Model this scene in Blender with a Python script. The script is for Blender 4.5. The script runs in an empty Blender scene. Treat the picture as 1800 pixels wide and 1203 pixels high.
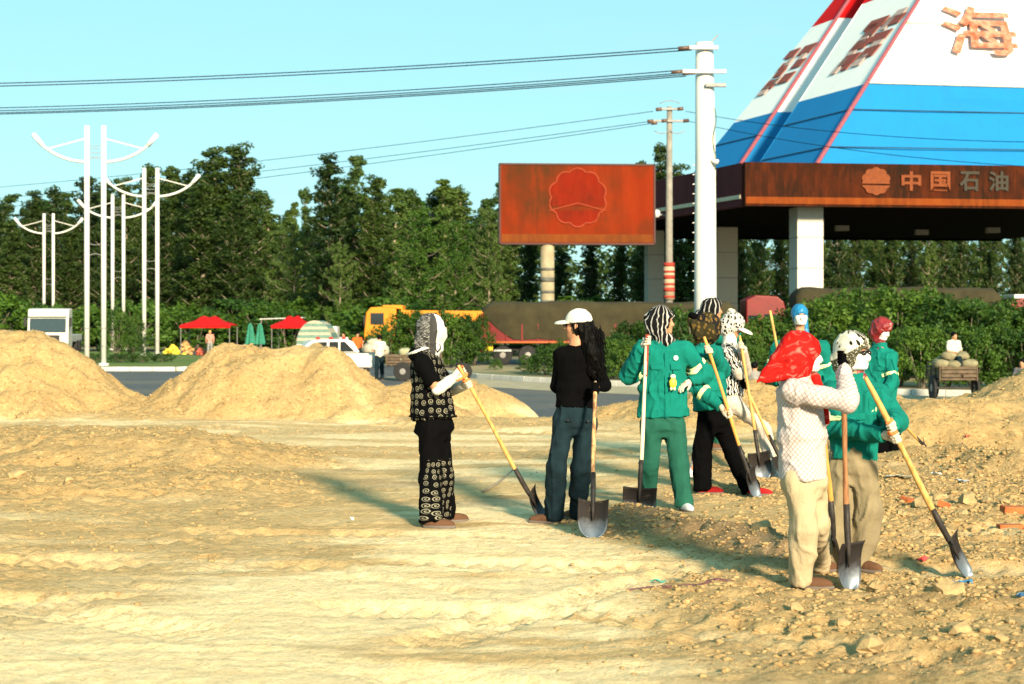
import bpy, math, random
import numpy as np
from mathutils import Vector, Matrix

# ------------------------------------------------------------------ camera, sky, sun, exposure
S = bpy.context.scene
COL = S.collection
F, CX, HY, HC = 2800.0, 900.0, 565.0, 1.65      # focal length and horizon in photograph pixels, eye height in metres
cam_d = bpy.data.cameras.new('camera'); cam = bpy.data.objects.new('camera', cam_d); COL.objects.link(cam)
cam.location = (0, 0, HC); cam.rotation_euler = (math.radians(90), 0, 0)
cam_d.sensor_width = 36.0; cam_d.lens = 36.0 * F / 1800.0; cam_d.shift_y = -(601.5 - HY) / 1800.0
cam_d.clip_start = 0.1; cam_d.clip_end = 6000
cam_d.dof.use_dof = True; cam_d.dof.focus_distance = 12.8; cam_d.dof.aperture_fstop = 4.0
S.camera = cam

SUN_EL, SUN_AZ = math.radians(20.0), math.radians(160.0)     # azimuth clockwise from +Y: behind the camera, to the right
W = bpy.data.worlds.new('World'); S.world = W; W.use_nodes = True
wn = W.node_tree; wn.nodes.clear()
sky = wn.nodes.new('ShaderNodeTexSky'); sky.sky_type = 'NISHITA'; sky.sun_disc = False
sky.sun_elevation = SUN_EL; sky.sun_rotation = SUN_AZ; sky.altitude = 400; sky.air_density = 1.0; sky.dust_density = 0.6; sky.ozone_density = 1.5
tint = wn.nodes.new('ShaderNodeMix'); tint.data_type = 'RGBA'      # clear sky seen through an even pale cyan summer haze
tint.inputs[0].default_value = 0.82; tint.inputs[7].default_value = (1.18, 2.85, 2.95, 1)
tc = wn.nodes.new('ShaderNodeTexCoord'); mp = wn.nodes.new('ShaderNodeMapping'); mp.inputs['Scale'].default_value = (1.2, 1.2, 9.0)
nz = wn.nodes.new('ShaderNodeTexNoise'); nz.inputs['Scale'].default_value = 2.6; nz.inputs['Detail'].default_value = 6; nz.inputs['Roughness'].default_value = .6
cr = wn.nodes.new('ShaderNodeValToRGB'); cr.color_ramp.elements[0].position = .50; cr.color_ramp.elements[1].position = .78; cr.color_ramp.elements[1].color = (.22, .22, .22, 1)
ci = wn.nodes.new('ShaderNodeMix'); ci.data_type = 'RGBA'; ci.inputs[7].default_value = (2.2, 3.0, 3.1, 1)      # thin streaks of high cloud
wn.links.new(tc.outputs['Generated'], mp.inputs[0]); wn.links.new(mp.outputs[0], nz.inputs['Vector']); wn.links.new(nz.outputs[0], cr.inputs[0]); wn.links.new(cr.outputs[0], ci.inputs[0])
wb = wn.nodes.new('ShaderNodeBackground'); wb.inputs[1].default_value = 0.12
wo = wn.nodes.new('ShaderNodeOutputWorld')
wn.links.new(sky.outputs[0], tint.inputs[6]); wn.links.new(tint.outputs[2], ci.inputs[6]); wn.links.new(ci.outputs[2], wb.inputs[0]); wn.links.new(wb.outputs[0], wo.inputs[0])
sl = bpy.data.lights.new('sun', 'SUN'); sl.energy = 5.0; sl.angle = math.radians(7.0); sl.color = (1.0, 0.82, 0.56)
sun = bpy.data.objects.new('sun', sl); COL.objects.link(sun); sun.location = (20, -60, 40)
sdir = Vector((math.sin(SUN_AZ) * math.cos(SUN_EL), math.cos(SUN_AZ) * math.cos(SUN_EL), math.sin(SUN_EL)))
sun.rotation_euler = (-sdir).to_track_quat('-Z', 'Y').to_euler()
S.view_settings.view_transform = 'Standard'; S.view_settings.look = 'None'
S.view_settings.exposure = 1.25; S.view_settings.gamma = 1.0; S.view_settings.use_curve_mapping = False
S.render.engine = 'CYCLES'; S.cycles.max_bounces = 6; S.cycles.transparent_max_bounces = 6
ROAD = -0.60

def P(x, y, d):                       # the point at distance d that the photograph shows at (x, y)
    return Vector(((x - CX) / F * d, d, HC - (y - HY) / F * d))

# ------------------------------------------------------------------ objects and naming
ORIG = {}
def thing(name, label, cat, loc=(0, 0, 0), rz=0.0, group=None):
    o = bpy.data.objects.new(name, None); COL.objects.link(o); o.empty_display_size = 0.2
    o.location = loc; o.rotation_euler = (0, 0, rz); tag(o, label, cat, group)
    ORIG[o.name] = (Vector(loc), rz)
    return o
def tag(o, label=None, cat=None, group=None, kind=None):
    if label: o['label'] = label
    if cat: o['category'] = cat
    if group: o['group'] = group
    if kind: o['kind'] = kind
    return o
def np_mesh(name, V, Fc):
    me = bpy.data.meshes.new(name)
    V = np.asarray(V, dtype=np.float32).reshape(-1, 3)
    if isinstance(Fc, np.ndarray):
        n, k = Fc.shape
        me.vertices.add(len(V)); me.vertices.foreach_set('co', V.ravel())
        me.loops.add(n * k); me.loops.foreach_set('vertex_index', Fc.ravel().astype(np.int32))
        me.polygons.add(n); me.polygons.foreach_set('loop_start', np.arange(0, n * k, k, dtype=np.int32))
        me.polygons.foreach_set('loop_total', np.full(n, k, dtype=np.int32))
        me.update(calc_edges=True)
    else:
        me.from_pydata([tuple(v) for v in V], [], [tuple(f) for f in Fc]); me.update()
    return me
def smooth(me, on=True):
    me.polygons.foreach_set('use_smooth', np.full(len(me.polygons), on, dtype=bool))
def obj(name, V, Fc, m, parent=None, world=True, sm=False, loc=None):
    """one mesh object; with a parent and world=True the points are world points"""
    V = np.asarray(V, dtype=np.float64).reshape(-1, 3)
    if parent is not None and world:
        o_, rz = ORIG[parent.name]
        V = V - np.array(o_)
        if rz:
            c, s = math.cos(-rz), math.sin(-rz)
            V = np.stack([V[:, 0] * c - V[:, 1] * s, V[:, 0] * s + V[:, 1] * c, V[:, 2]], 1)
    if loc is not None: V = V - np.array(loc)
    me = np_mesh(name, V, Fc)
    if sm: smooth(me)
    for mm in (m if isinstance(m, (list, tuple)) else [m]): me.materials.append(mm)
    o = bpy.data.objects.new(name, me); COL.objects.link(o)
    if loc is not None: o.location = loc
    if parent is not None:
        o.parent = parent; ORIG[o.name] = ORIG[parent.name]
    return o
def bev(o, w=0.02, seg=2, ang=40):
    b = o.modifiers.new('bevel', 'BEVEL'); b.width = w; b.segments = seg; b.limit_method = 'ANGLE'; b.angle_limit = math.radians(ang)
    return o
def copy_tree(o, parent=None):
    c = o.copy(); COL.objects.link(c); c.parent = parent
    ORIG[c.name] = ORIG.get(o.name, (Vector(), 0))
    for ch in list(o.children): copy_tree(ch, c)
    return c

class MB:                              # collects shapes; build() links them as one mesh object
    def __init__(self): self.V = []; self.F = []
    def add(self, V, Fc):
        n = len(self.V); self.V += [tuple(v) for v in V]; self.F += [tuple(i + n for i in f) for f in Fc]; return self
    def box(self, c, s, rz=0.0, M=None):
        V = [Vector(((i & 1) - .5, ((i >> 1) & 1) - .5, ((i >> 2) & 1) - .5)) for i in range(8)]
        V = [Vector((v.x * s[0], v.y * s[1], v.z * s[2])) for v in V]
        if rz: V = [Matrix.Rotation(rz, 3, 'Z') @ v for v in V]
        if M is not None: V = [M @ v for v in V]
        V = [v + Vector(c) for v in V]
        return self.add(V, [(0, 2, 3, 1), (4, 5, 7, 6), (0, 1, 5, 4), (2, 6, 7, 3), (0, 4, 6, 2), (1, 3, 7, 5)])
    def tube(self, pts, r, n=8, cap=True):
        pts = [Vector(p) for p in pts]; R = r if isinstance(r, (list, tuple)) else [r] * len(pts)
        base = len(self.V); fr = None
        for i, p in enumerate(pts):
            t = (pts[min(i + 1, len(pts) - 1)] - pts[max(i - 1, 0)]).normalized()
            if fr is None:
                fr = t.cross(Vector((0, 0, 1)) if abs(t.z) < .9 else Vector((1, 0, 0))).normalized()
            fr = (fr - t * fr.dot(t)).normalized(); b = t.cross(fr)
            for k in range(n):
                a = 2 * math.pi * k / n
                self.V.append(tuple(p + (fr * math.cos(a) + b * math.sin(a)) * R[i]))
        for i in range(len(pts) - 1):
            for k in range(n):
                a = base + i * n + k; b2 = base + i * n + (k + 1) % n
                self.F.append((a, b2, b2 + n, a + n))
        if cap:
            self.F.append(tuple(base + k for k in reversed(range(n)))); self.F.append(tuple(base + (len(pts) - 1) * n + k for k in range(n)))
        return self
    def prism(self, poly, a0, a1, axis='y'):
        """2-D outline pushed between two values of an axis"""
        n = len(poly)
        def pt(p, a):
            return (p[0], a, p[1]) if axis == 'y' else ((a, p[0], p[1]) if axis == 'x' else (p[0], p[1], a))
        V = [pt(p, a0) for p in poly] + [pt(p, a1) for p in poly]
        Fc = [tuple(reversed(range(n))), tuple(range(n, 2 * n))] + [(i, (i + 1) % n, n + (i + 1) % n, n + i) for i in range(n)]
        return self.add(V, Fc)
    def blob(self, c, s, seed=0, rough=.15, n=1):
        """small uneven lump from an icosahedron-like ring ball"""
        rnd = random.Random(seed); V = []; Fc = []
        rings, seg = 3 + n, 6 + 2 * n
        V.append((c[0], c[1], c[2] + s[2] * (1 + rnd.uniform(-rough, rough))))
        for i in range(1, rings):
            th = math.pi * i / rings
            for k in range(seg):
                ph = 2 * math.pi * (k + .5 * (i % 2)) / seg; q = 1 + rnd.uniform(-rough, rough)
                V.append((c[0] + s[0] * q * math.sin(th) * math.cos(ph), c[1] + s[1] * q * math.sin(th) * math.sin(ph), c[2] + s[2] * q * math.cos(th)))
        V.append((c[0], c[1], c[2] - s[2]))
        for k in range(seg): Fc.append((0, 1 + k, 1 + (k + 1) % seg))
        for i in range(rings - 2):
            for k in range(seg):
                a = 1 + i * seg + k; b = 1 + i * seg + (k + 1) % seg
                Fc.append((a, a + seg, b + seg, b))
        L = len(V) - 1; o = 1 + (rings - 2) * seg
        for k in range(seg): Fc.append((L, o + (k + 1) % seg, o + k))
        return self.add(V, Fc)
    def build(self, name, m, parent=None, world=True, sm=False, loc=None):
        return obj(name, np.array(self.V), self.F, m, parent, world, sm, loc)

# ------------------------------------------------------------------ noise (numpy)
def _h(ix, iy, iz, seed):
    n = (ix.astype(np.int64) * 374761393 + iy.astype(np.int64) * 668265263 + iz.astype(np.int64) * 2147483647 + seed * 144269504) & 0xffffffff
    n = ((n ^ (n >> 13)) * 1274126177) & 0xffffffff
    n = ((n ^ (n >> 15)) * 2246822519) & 0xffffffff
    return ((n ^ (n >> 16)) & 0xffff) / 32767.5 - 1.0
def noise3(p, seed=0):
    p = np.asarray(p, dtype=np.float64); i = np.floor(p).astype(np.int64); f = p - i; f = f * f * f * (f * (f * 6 - 15) + 10)
    r = 0
    for dx in (0, 1):
        wx = f[:, 0] if dx else 1 - f[:, 0]
        for dy in (0, 1):
            wy = f[:, 1] if dy else 1 - f[:, 1]
            for dz in (0, 1):
                wz = f[:, 2] if dz else 1 - f[:, 2]
                r = r + wx * wy * wz * _h(i[:, 0] + dx, i[:, 1] + dy, i[:, 2] + dz, seed)
    return r
def noise2(x, y, seed=0):
    ix = np.floor(x).astype(np.int64); iy = np.floor(y).astype(np.int64); fx = x - ix; fy = y - iy
    fx = fx * fx * fx * (fx * (fx * 6 - 15) + 10); fy = fy * fy * fy * (fy * (fy * 6 - 15) + 10); z = np.zeros_like(ix)
    return ((1 - fx) * (1 - fy) * _h(ix, iy, z, seed) + fx * (1 - fy) * _h(ix + 1, iy, z, seed)
            + (1 - fx) * fy * _h(ix, iy + 1, z, seed) + fx * fy * _h(ix + 1, iy + 1, z, seed))
def fbm2(x, y, o=4, seed=0, gain=.5):
    r = 0; a = 1.0
    for k in range(o):
        c, s = math.cos(k * 1.1), math.sin(k * 1.1)
        r = r + a * noise2((x * c - y * s) * 2.03 ** k, (x * s + y * c) * 2.03 ** k, seed + k * 17); a *= gain
    return r

# ------------------------------------------------------------------ materials
class NT:
    def __init__(self, name):
        self.m = bpy.data.materials.new(name); self.m.use_nodes = True
        self.t = self.m.node_tree; self.t.nodes.clear()
        self.out = self.n('ShaderNodeOutputMaterial')
    def n(self, typ, ins=None, **kw):
        nd = self.t.nodes.new(typ)
        for k, v in kw.items(): setattr(nd, k, v)
        for k, v in (ins or {}).items():
            s = nd.inputs[k]
            if hasattr(v, 'is_output'): self.t.links.new(v, s)
            else: s.default_value = v
        return nd
    def math(self, op, a, b=0.0, c=None):
        nd = self.n('ShaderNodeMath', {0: a, 1: b}, operation=op)
        if c is not None: nd.inputs[2].default_value = c
        return nd.outputs[0]
    def mix(self, f, a, b, blend='MIX'):
        nd = self.n('ShaderNodeMix', data_type='RGBA', blend_type=blend)
        for i, v in ((0, f), (6, a), (7, b)):
            if hasattr(v, 'is_output'): self.t.links.new(v, nd.inputs[i])
            else: nd.inputs[i].default_value = v if i == 0 else (tuple(v) + (1,) if len(v) == 3 else v)
        return nd.outputs[2]
    def ramp(self, f, stops, interp='LINEAR'):
        nd = self.n('ShaderNodeValToRGB', {0: f}); cr = nd.color_ramp; cr.interpolation = interp
        while len(cr.elements) < len(stops): cr.elements.new(0.5)
        for e, (p, c) in zip(cr.elements, stops):
            e.position = p; e.color = (c, c, c, 1) if isinstance(c, (int, float)) else tuple(c) + (1,)
        return nd.outputs[0]
    def noise(self, vec, scale, detail=4, rough=.55):
        return self.n('ShaderNodeTexNoise', {'Vector': vec, 'Scale': scale, 'Detail': detail, 'Roughness': rough}).outputs[0]
    def obco(self): return self.n('ShaderNodeTexCoord').outputs['Object']
    def pos(self): return self.n('ShaderNodeNewGeometry').outputs['Position']
    def attr(self, a): return self.n('ShaderNodeAttribute', attribute_name=a)
    def pbr(self, col, rough=.8, metal=0.0, bumph=None, bs=.3, bd=.01, spec=.3, sheen=0.0):
        b = self.n('ShaderNodeBsdfPrincipled', {'Roughness': rough, 'Metallic': metal, 'Specular IOR Level': spec})
        if hasattr(col, 'is_output'): self.t.links.new(col, b.inputs['Base Color'])
        else: b.inputs['Base Color'].default_value = tuple(col) + (1,)
        if sheen: b.inputs['Sheen Weight'].default_value = sheen
        if bumph is not None:
            bp = self.n('ShaderNodeBump', {'Strength': bs, 'Distance': bd, 'Height': bumph})
            self.t.links.new(bp.outputs[0], b.inputs['Normal'])
        self.t.links.new(b.outputs[0], self.out.inputs[0])
        self.b = b
        return self.m
MATS = {}
def mat(name, col, rough=.75, var=.18, scale=6.0, bump=.15, bscale=90.0, metal=0.0, spec=.3, col2=None, bd=.004, sheen=0.0):
    """plain procedural material: mottled colour and fine relief"""
    if name in MATS: return MATS[name]
    t = NT(name); co = t.obco()
    f = t.noise(co, scale, 5)
    a = tuple(max(0, c * (1 - var)) for c in col); b = col2 or tuple(min(1, c * (1 + var)) for c in col)
    c = t.mix(t.ramp(f, [(.32, 0.0), (.68, 1.0)]), a, b)
    h = t.noise(co, bscale, 3) if bump else None
    MATS[name] = t.pbr(c, rough, metal, h, bump, bd, spec, sheen)
    return MATS[name]

# ------------------------------------------------------------------ ground
def sst(a, b, x):
    t = np.clip((x - a) / (b - a), 0, 1); return t * t * (3 - 2 * t)
def segd(x, y, a, b):
    ax, ay = a; bx, by = b; dx, dy = bx - ax, by - ay; L = dx * dx + dy * dy + 1e-9
    t = np.clip(((x - ax) * dx + (y - ay) * dy) / L, 0, 1)
    return np.hypot(x - ax - t * dx, y - ay - t * dy), t
def smax(a, b, k):
    h = np.clip(.5 + .5 * (a - b) / k, 0, 1); return b + (a - b) * h + k * h * (1 - h)
def gp(x, y, z=0.0):
    d = F * (HC - z) / (y - HY); return ((x - CX) / F * d, d)
FLAT = []                                  # places where somebody stands: (x, y, z)
#         ridge from, to, height, flat radius, slope, roughness
MOUNDS = [((-12.6, 29.2), (-9.05, 28.9), 1.52, .30, .66, .12), ((-4.95, 28.9), (-3.45, 28.6), 1.27, .22, .66, .10),
          ((-7.2, 28.2), (-6.6, 28.1), .26, .3, .26, .05), ((-2.5, 28.1), (-1.8, 27.9), .40, .2, .40, .05),
          ((-1.9, 32.2), (-1.3, 32.4), .72, .2, .58, .07),
          ((3.7, 25.6), (5.0, 25.9), .72, .3, .45, .09), ((5.3, 21.4), (9.8, 22.6), .62, .5, .42, .08),
          ((8.7, 25.0), (12.0, 26.0), .98, .4, .45, .10), ((2.0, 26.6), (3.0, 26.4), .30, .2, .3, .05),
          ((4.6, 18.6), (5.4, 17.2), .26, .1, .40, .05),
          ((-6.6, 19.2), (-4.0, 18.6), .34, .5, .22, .07), ((-6.5, 15.2), (-3.6, 15.7), .16, .4, .17, .05),
          ((-1.6, 26.4), (2.5, 26.2), .05, .2, .3, .04)]
def terrain(x, y):
    wx = x + .35 * fbm2(x * .8, y * .8, 3, 5); wy = y + .35 * fbm2(x * .8, y * .8, 3, 9)
    base = .026 * fbm2(x * .4, y * .4, 2, 1) + .010 * fbm2(x * .55, y * 1.9, 2, 2)
    z = base - .66 * sst(26.8, 32.0, y + .6 * fbm2(x * .5, y * .5, 2, 33))
    loose = sst(-.1, .5, fbm2(x * .33 + 2, y * .5, 3, 40))*.55
    for a, b, h, r0, sl, rg in MOUNDS:
        d, t = segd(wx, wy, a, b)
        m = h - sl * np.sqrt(np.maximum(d - r0, 0) ** 2 + .02) + rg * (.55 * fbm2(x * .9, y * .9, 2, 7) + .35 * fbm2(x * 3.1, y * 3.1, 3, 8))
        m = m - .75 * sst(30.5, 36, y)
        z = smax(m, z, .14); loose = np.maximum(loose, sst(-.12, .12, m - base + .02))
    # rubble and dug earth on the right
    rub = sst(.2, 1.5, x - .45 - .10 * (y - 10) + .5 * fbm2(x * .9, y * .9, 3, 21)) * sst(19.5, 16.5, y) * sst(6.2, 7.5, y + .8 * fbm2(x, y, 2, 3))
    rub2 = sst(-.2, .6, x - .9 + .6 * fbm2(x * .8, y * .8, 2, 61)) * sst(9.7, 9.0, y + .4 * fbm2(x * 1.2, y, 2, 23))
    loose = np.maximum(loose, np.maximum(rub, .9 * rub2))
    loose = np.maximum(loose, .8 * sst(-2.2, -2.8, x + .4 * fbm2(x, y, 2, 51)) * sst(14.2, 14.8, y) * sst(20, 18.5, y))
    # dug ridge with damp soil between the group and the two in front
    d, t = segd(wx * .3 + x * .7, wy * .3 + y * .7, (.85, 13.15), (1.95, 10.9))
    z = z + .15 * np.exp(-(d / .30) ** 2); damp_shade = sst(.62, .2, d + .12 * fbm2(x * 2.2, y * 2.2, 3, 77))
    loose = np.maximum(loose, sst(.8, .4, d))
    d2, t2 = segd(wx, wy, (.2, 15.4), (1.6, 14.6)); damp_shade = np.maximum(damp_shade, .5 * sst(.5, .15, d2))
    for c in ((-1.2, 16.2, .5), (-.45, 16.6, .6), (-.2, 14.6, .5), (-1.6, 17.6, .5)):  # shade cast by the two people at left, put into the soil colour
        damp_shade = np.maximum(damp_shade, .6 * sst(c[2], .1, np.hypot((x - c[0]) * .6, y - c[1]) + .3 * fbm2(x * 2, y * 2, 3, 81)))
    # wheel and crawler tracks, arcs of large circles
    for cx, cy, R, w, dep, lug, ph in ((-3.5, -21.0, 30.3, .24, .055, .16, 0.), (-3.5, -21.0, 32.1, .24, .05, .16, .4), (2.0, 40.5, 30.0, .22, .04, .2, .2), (2.0, 40.5, 28.3, .22, .04, .2, .7),
                                       (-14.0, -8.0, 20.5, .26, .05, .15, .1), (-14.0, -8.0, 22.3, .26, .05, .15, .8), (10.5, 2.0, 12.6, .2, .045, .13, 0.), (7.6, 35.0, 13.2, .5, .05, .22, 0.)):
        r = np.hypot(x - cx, y - cy); dd = np.abs(r - R + .12 * fbm2(x * .7, y * .7, 2, 90)); s = R * np.arctan2(y - cy, x - cx)
        inn = sst(w, w * .7, dd); rim = np.exp(-((dd - w * 1.15) / .07) ** 2)
        keep = sst(-.35, .25, fbm2(x * .55, y * .55, 2, 140 + int(cx * 7 + 50)))
        z = z + keep * (-.8 * dep * inn + .12 * dep * rim + .34 * dep * inn * np.sin(s / lug * 2 * np.pi + ph * 6 + dd * 9)); loose = loose * (1 - .5 * inn * keep)
    rg = lambda f, o, sd: 1 - np.abs(fbm2(x * f, y * f, o, sd))
    z = z + loose * (.018 * np.abs(fbm2(x * 2.6, y * 2.6, 3, 11)) + .020 * np.abs(fbm2(x * 6.5, y * 6.5, 2, 12)) + .014 * np.maximum(fbm2(x * 13, y * 13, 2, 13), 0) ** 1.5)
    z = z + rub * (.025 * np.abs(fbm2(x * 1.6, y * 1.6, 3, 15)) + .02 * np.maximum(fbm2(x * 8, y * 8, 2, 16), 0))
    z = z + (1 - loose) * (.005 * fbm2(x * 3.2, y * 7.0, 3, 14) + .004 * fbm2(x * 1.4, y * 12.0, 2, 19) + .007 * np.abs(fbm2(x * 9, y * 11, 2, 18)) + .005 * fbm2(x * 17, y * 19, 1, 20))
    # thin crusted ledges, as dried and scraped earth leaves them
    q = fbm2(x * .8, y * 2.2, 3, 44) * 3.2; z = z + (1 - loose * .6) * .008 * (q - np.floor(q) - .5) * sst(26, 20, y)
    z = z - (.3 + .7 * loose) * .030 * np.maximum(fbm2(x * 4.2, y * 4.2, 2, 71) - .45, 0) - loose * .09 * np.maximum(fbm2(x * 6.5, y * 6.5, 2, 72) - .45, 0)
    for fx, fy, fz in FLAT:
        w = np.exp(-(np.hypot(x - fx, y - fy) / .26) ** 2); z = z * (1 - w) + fz * w
    e = sst(13.5, 15.8, np.abs(x)) * sst(40, 30, y) + sst(4.2, 3.0, y); z = z * (1 - np.clip(e, 0, 1)) - .8 * np.clip(e, 0, 1)
    pale = (1 - loose) * sst(-.35, .35, fbm2(x * .5, y * 1.5, 4, 31)) * .9 + (1 - loose) * .2
    pale = np.clip(pale + (1 - loose) * .45 * fbm2(x * 1.0, y * 5.5, 3, 35) * sst(.05, .4, pale), 0, 1)
    damp_shade = np.maximum(damp_shade, .30 * np.maximum(rub2, .8 * rub) * sst(-.5, .3, fbm2(x * 1.3, y * 1.3, 3, 66)))
    return z, loose, damp_shade, pale
def hz(x, y): return float(terrain(np.array([x], dtype=float), np.array([y], dtype=float))[0][0])

def soil_mat():
    t = NT('sandy_soil'); p = t.pos()
    lo, da, pa = t.attr('loose').outputs['Fac'], t.attr('damp_shade').outputs['Fac'], t.attr('pale').outputs['Fac']
    n1 = t.noise(p, 1.3, 6, .6); n2 = t.noise(p, 9, 5, .65); n3 = t.noise(p, 45, 4, .7)
    sand = t.mix(t.ramp(n1, [(.3, 0.0), (.7, 1.0)]), (.42, .280, .124), (.545, .388, .19))
    sand = t.mix(t.ramp(n2, [(.35, 0.0), (.7, .6)]), sand, (.33, .200, .08))
    pale = t.mix(t.ramp(n2, [(.3, 0.0), (.7, 1.0)]), (.66, .495, .275), (.80, .63, .385))
    c = t.mix(t.math('MULTIPLY', pa, .95), sand, pale)
    c = t.mix(t.math('MULTIPLY', lo, .45), c, (.345, .222, .095))
    c = t.mix(t.math('MULTIPLY', da, .75), c, (.19, .125, .075))
    c = t.mix(t.ramp(n3, [(.3, .45), (.46, 0.0)]), c, (.24, .155, .07))
    n4 = t.noise(p, 19, 3, .6); c = t.mix(t.math('MULTIPLY', t.ramp(n4, [(.33, .75), (.45, 0.0)]), t.math('ADD', t.math('MULTIPLY', lo, .8), .2)), c, (.21, .13, .055))
    c = t.mix(t.math('MULTIPLY', t.ramp(n4, [(.58, 0.0), (.72, .6)]), .8), c, (.66, .50, .27))
    h = t.math('ADD', t.math('MULTIPLY', n4, .5), 0.0); h = t.math('ADD', h, t.math('ADD', t.math('MULTIPLY', n2, .6), t.math('MULTIPLY', n3, .35)))
    h = t.math('ADD', h, t.math('MULTIPLY', t.noise(p, 150, 3, .7), .22))
    return t.pbr(c, .95, 0, h, .9, .038, .1)
SOIL = soil_mat()
def build_terrain():
    xs = np.concatenate([np.arange(-16, -9.4, .15), np.arange(-9.4, 9.4, .043), np.arange(9.4, 16.01, .15)])
    ys = np.concatenate([np.arange(3, 7.2, .1), np.arange(7.2, 16, .033), np.arange(16, 31, .055), np.arange(31, 37.6, .15)])
    X, Y = np.meshgrid(xs, ys); x = X.ravel(); y = Y.ravel()
    z, lo, da, pa = terrain(x, y)
    nx = len(xs); i = np.arange(len(ys) - 1)[:, None] * nx + np.arange(nx - 1)[None, :]; i = i.ravel()
    Fc = np.stack([i, i + 1, i + nx + 1, i + nx], 1)
    o = obj('sandy_ground', np.stack([x, y, z], 1), Fc, SOIL, sm=True)
    for nm, a in (('loose', lo), ('damp_shade', da), ('pale', pa)):
        at = o.data.attributes.new(nm, 'FLOAT', 'POINT'); at.data.foreach_set('value', a.astype(np.float32))
    tag(o, 'rough sandy ground with earth mounds and wheel tracks', kind='structure')

# ------------------------------------------------------------------ implicit shapes and their surface
def A3(v): return np.array(v, dtype=np.float64)
def unit(v): v = A3(v); return v / (np.linalg.norm(v) + 1e-9)
def cap(p, a, b, ra, rb):
    ab = b - a; t = np.clip(((p - a) @ ab) / (ab @ ab + 1e-12), 0, 1)
    return np.linalg.norm(p - a - t[:, None] * ab, axis=1) - (ra + (rb - ra) * t)
def ell(q, c, r):
    q = q - A3(c); r = A3(r); k0 = np.linalg.norm(q / r, axis=1); k1 = np.linalg.norm(q / (r * r), axis=1)
    return k0 * (k0 - 1) / np.maximum(k1, 1e-6)
def slab(p, a, b, lat, w0, d0, w1, d1, pw=2.0):
    ax = b - a; L = np.linalg.norm(ax); ax = ax / L; lat = unit(lat - ax * (lat @ ax)); fw = np.cross(ax, lat)
    q = p - a; s = q @ ax; t = np.clip(s / L, 0, 1); w = w0 + (w1 - w0) * t; d = d0 + (d1 - d0) * t
    e = ((np.abs(q @ lat) / w) ** pw + (np.abs(q @ fw) / d) ** pw) ** (1 / pw)
    return np.maximum((e - 1) * np.minimum(w, d), np.maximum(-s, s - L))
def smin(a, b, k):
    h = np.clip(.5 + .5 * (b - a) / k, 0, 1); return b + (a - b) * h - k * h * (1 - h)
def surfnet(fn, lo, hi, h):
    lo = A3(lo); n = np.maximum(np.ceil((A3(hi) - lo) / h).astype(int) + 1, 3)
    g = [lo[k] + h * np.arange(n[k]) for k in range(3)]
    if n.prod() < 4000:
        X, Y, Z = np.meshgrid(*g, indexing='ij'); v = fn(np.stack([X.ravel(), Y.ravel(), Z.ravel()], 1)).reshape(n)
    else:                                                      # look at blocks of 5 first, then only at the nodes of those near the surface
        B = 5; nb = -(-n // B); cg = [lo[k] + h * (np.arange(nb[k]) * B + (B - 1) / 2) for k in range(3)]
        X, Y, Z = np.meshgrid(*cg, indexing='ij'); vc = fn(np.stack([X.ravel(), Y.ravel(), Z.ravel()], 1)).reshape(nb)
        ii = [np.arange(n[k]) // B for k in range(3)]; v = vc[np.ix_(*ii)].copy()
        ai = np.argwhere((np.abs(vc) < h * B * 1.35)[np.ix_(*ii)]); v[ai[:, 0], ai[:, 1], ai[:, 2]] = fn(lo + h * ai)
    s = v < 0
    s[0] = s[-1] = False; s[:, 0] = s[:, -1] = False; s[:, :, 0] = s[:, :, -1] = False
    v = np.where(s, np.minimum(v, -1e-6), np.maximum(v, 1e-6))
    sl = lambda A, o: A[o[0]:n[0] - 1 + o[0], o[1]:n[1] - 1 + o[1], o[2]:n[2] - 1 + o[2]]
    C = [(i, j, k) for i in (0, 1) for j in (0, 1) for k in (0, 1)]
    cnt = sum(sl(s, c).astype(np.int8) for c in C); act = (cnt > 0) & (cnt < 8)
    idx = -np.ones(act.shape, dtype=np.int64); m = int(act.sum()); idx[act] = np.arange(m)
    acc = np.zeros((m, 3)); num = np.zeros(m)
    for a in C:
        for ax in range(3):
            if a[ax]: continue
            b = list(a); b[ax] = 1; b = tuple(b)
            va, vb = sl(v, a)[act], sl(v, b)[act]; cr = (va < 0) != (vb < 0)
            t = np.where(cr, va / np.where(cr, va - vb, 1), 0)
            pt = np.tile(A3(a), (m, 1)); pt[:, ax] += t
            acc += np.where(cr[:, None], pt, 0); num += cr
    cells = np.argwhere(act); V = lo + h * (cells + acc / num[:, None])
    Fc = []
    for ax in range(3):
        u, w = (ax + 1) % 3, (ax + 2) % 3
        o = [slice(1, -1)] * 3; o[ax] = slice(0, -1); o2 = list(o); o2[ax] = slice(1, None)
        s0, s1 = s[tuple(o)], s[tuple(o2)]; e = np.argwhere(s0 != s1)
        if not len(e): continue
        fl = s0[s0 != s1]; off = np.array([1, 1, 1]); off[ax] = 0; e = e + off
        def cid(du, dw):
            q = e.copy(); q[:, u] -= du; q[:, w] -= dw; return idx[q[:, 0], q[:, 1], q[:, 2]]
        a, b, c, d = cid(0, 0), cid(1, 0), cid(1, 1), cid(0, 1)
        f1 = np.stack([a, b, c, d], 1); f2 = f1[:, ::-1]
        Fc.append(np.where(fl[:, None], f1, f2))
    return V, np.concatenate(Fc)
def normals(V, Fc):
    n = np.cross(V[Fc[:, 2]] - V[Fc[:, 0]], V[Fc[:, 3]] - V[Fc[:, 1]]); N = np.zeros_like(V)
    for k in range(4): np.add.at(N, Fc[:, k], n)
    return N / (np.linalg.norm(N, axis=1)[:, None] + 1e-12)
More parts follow.
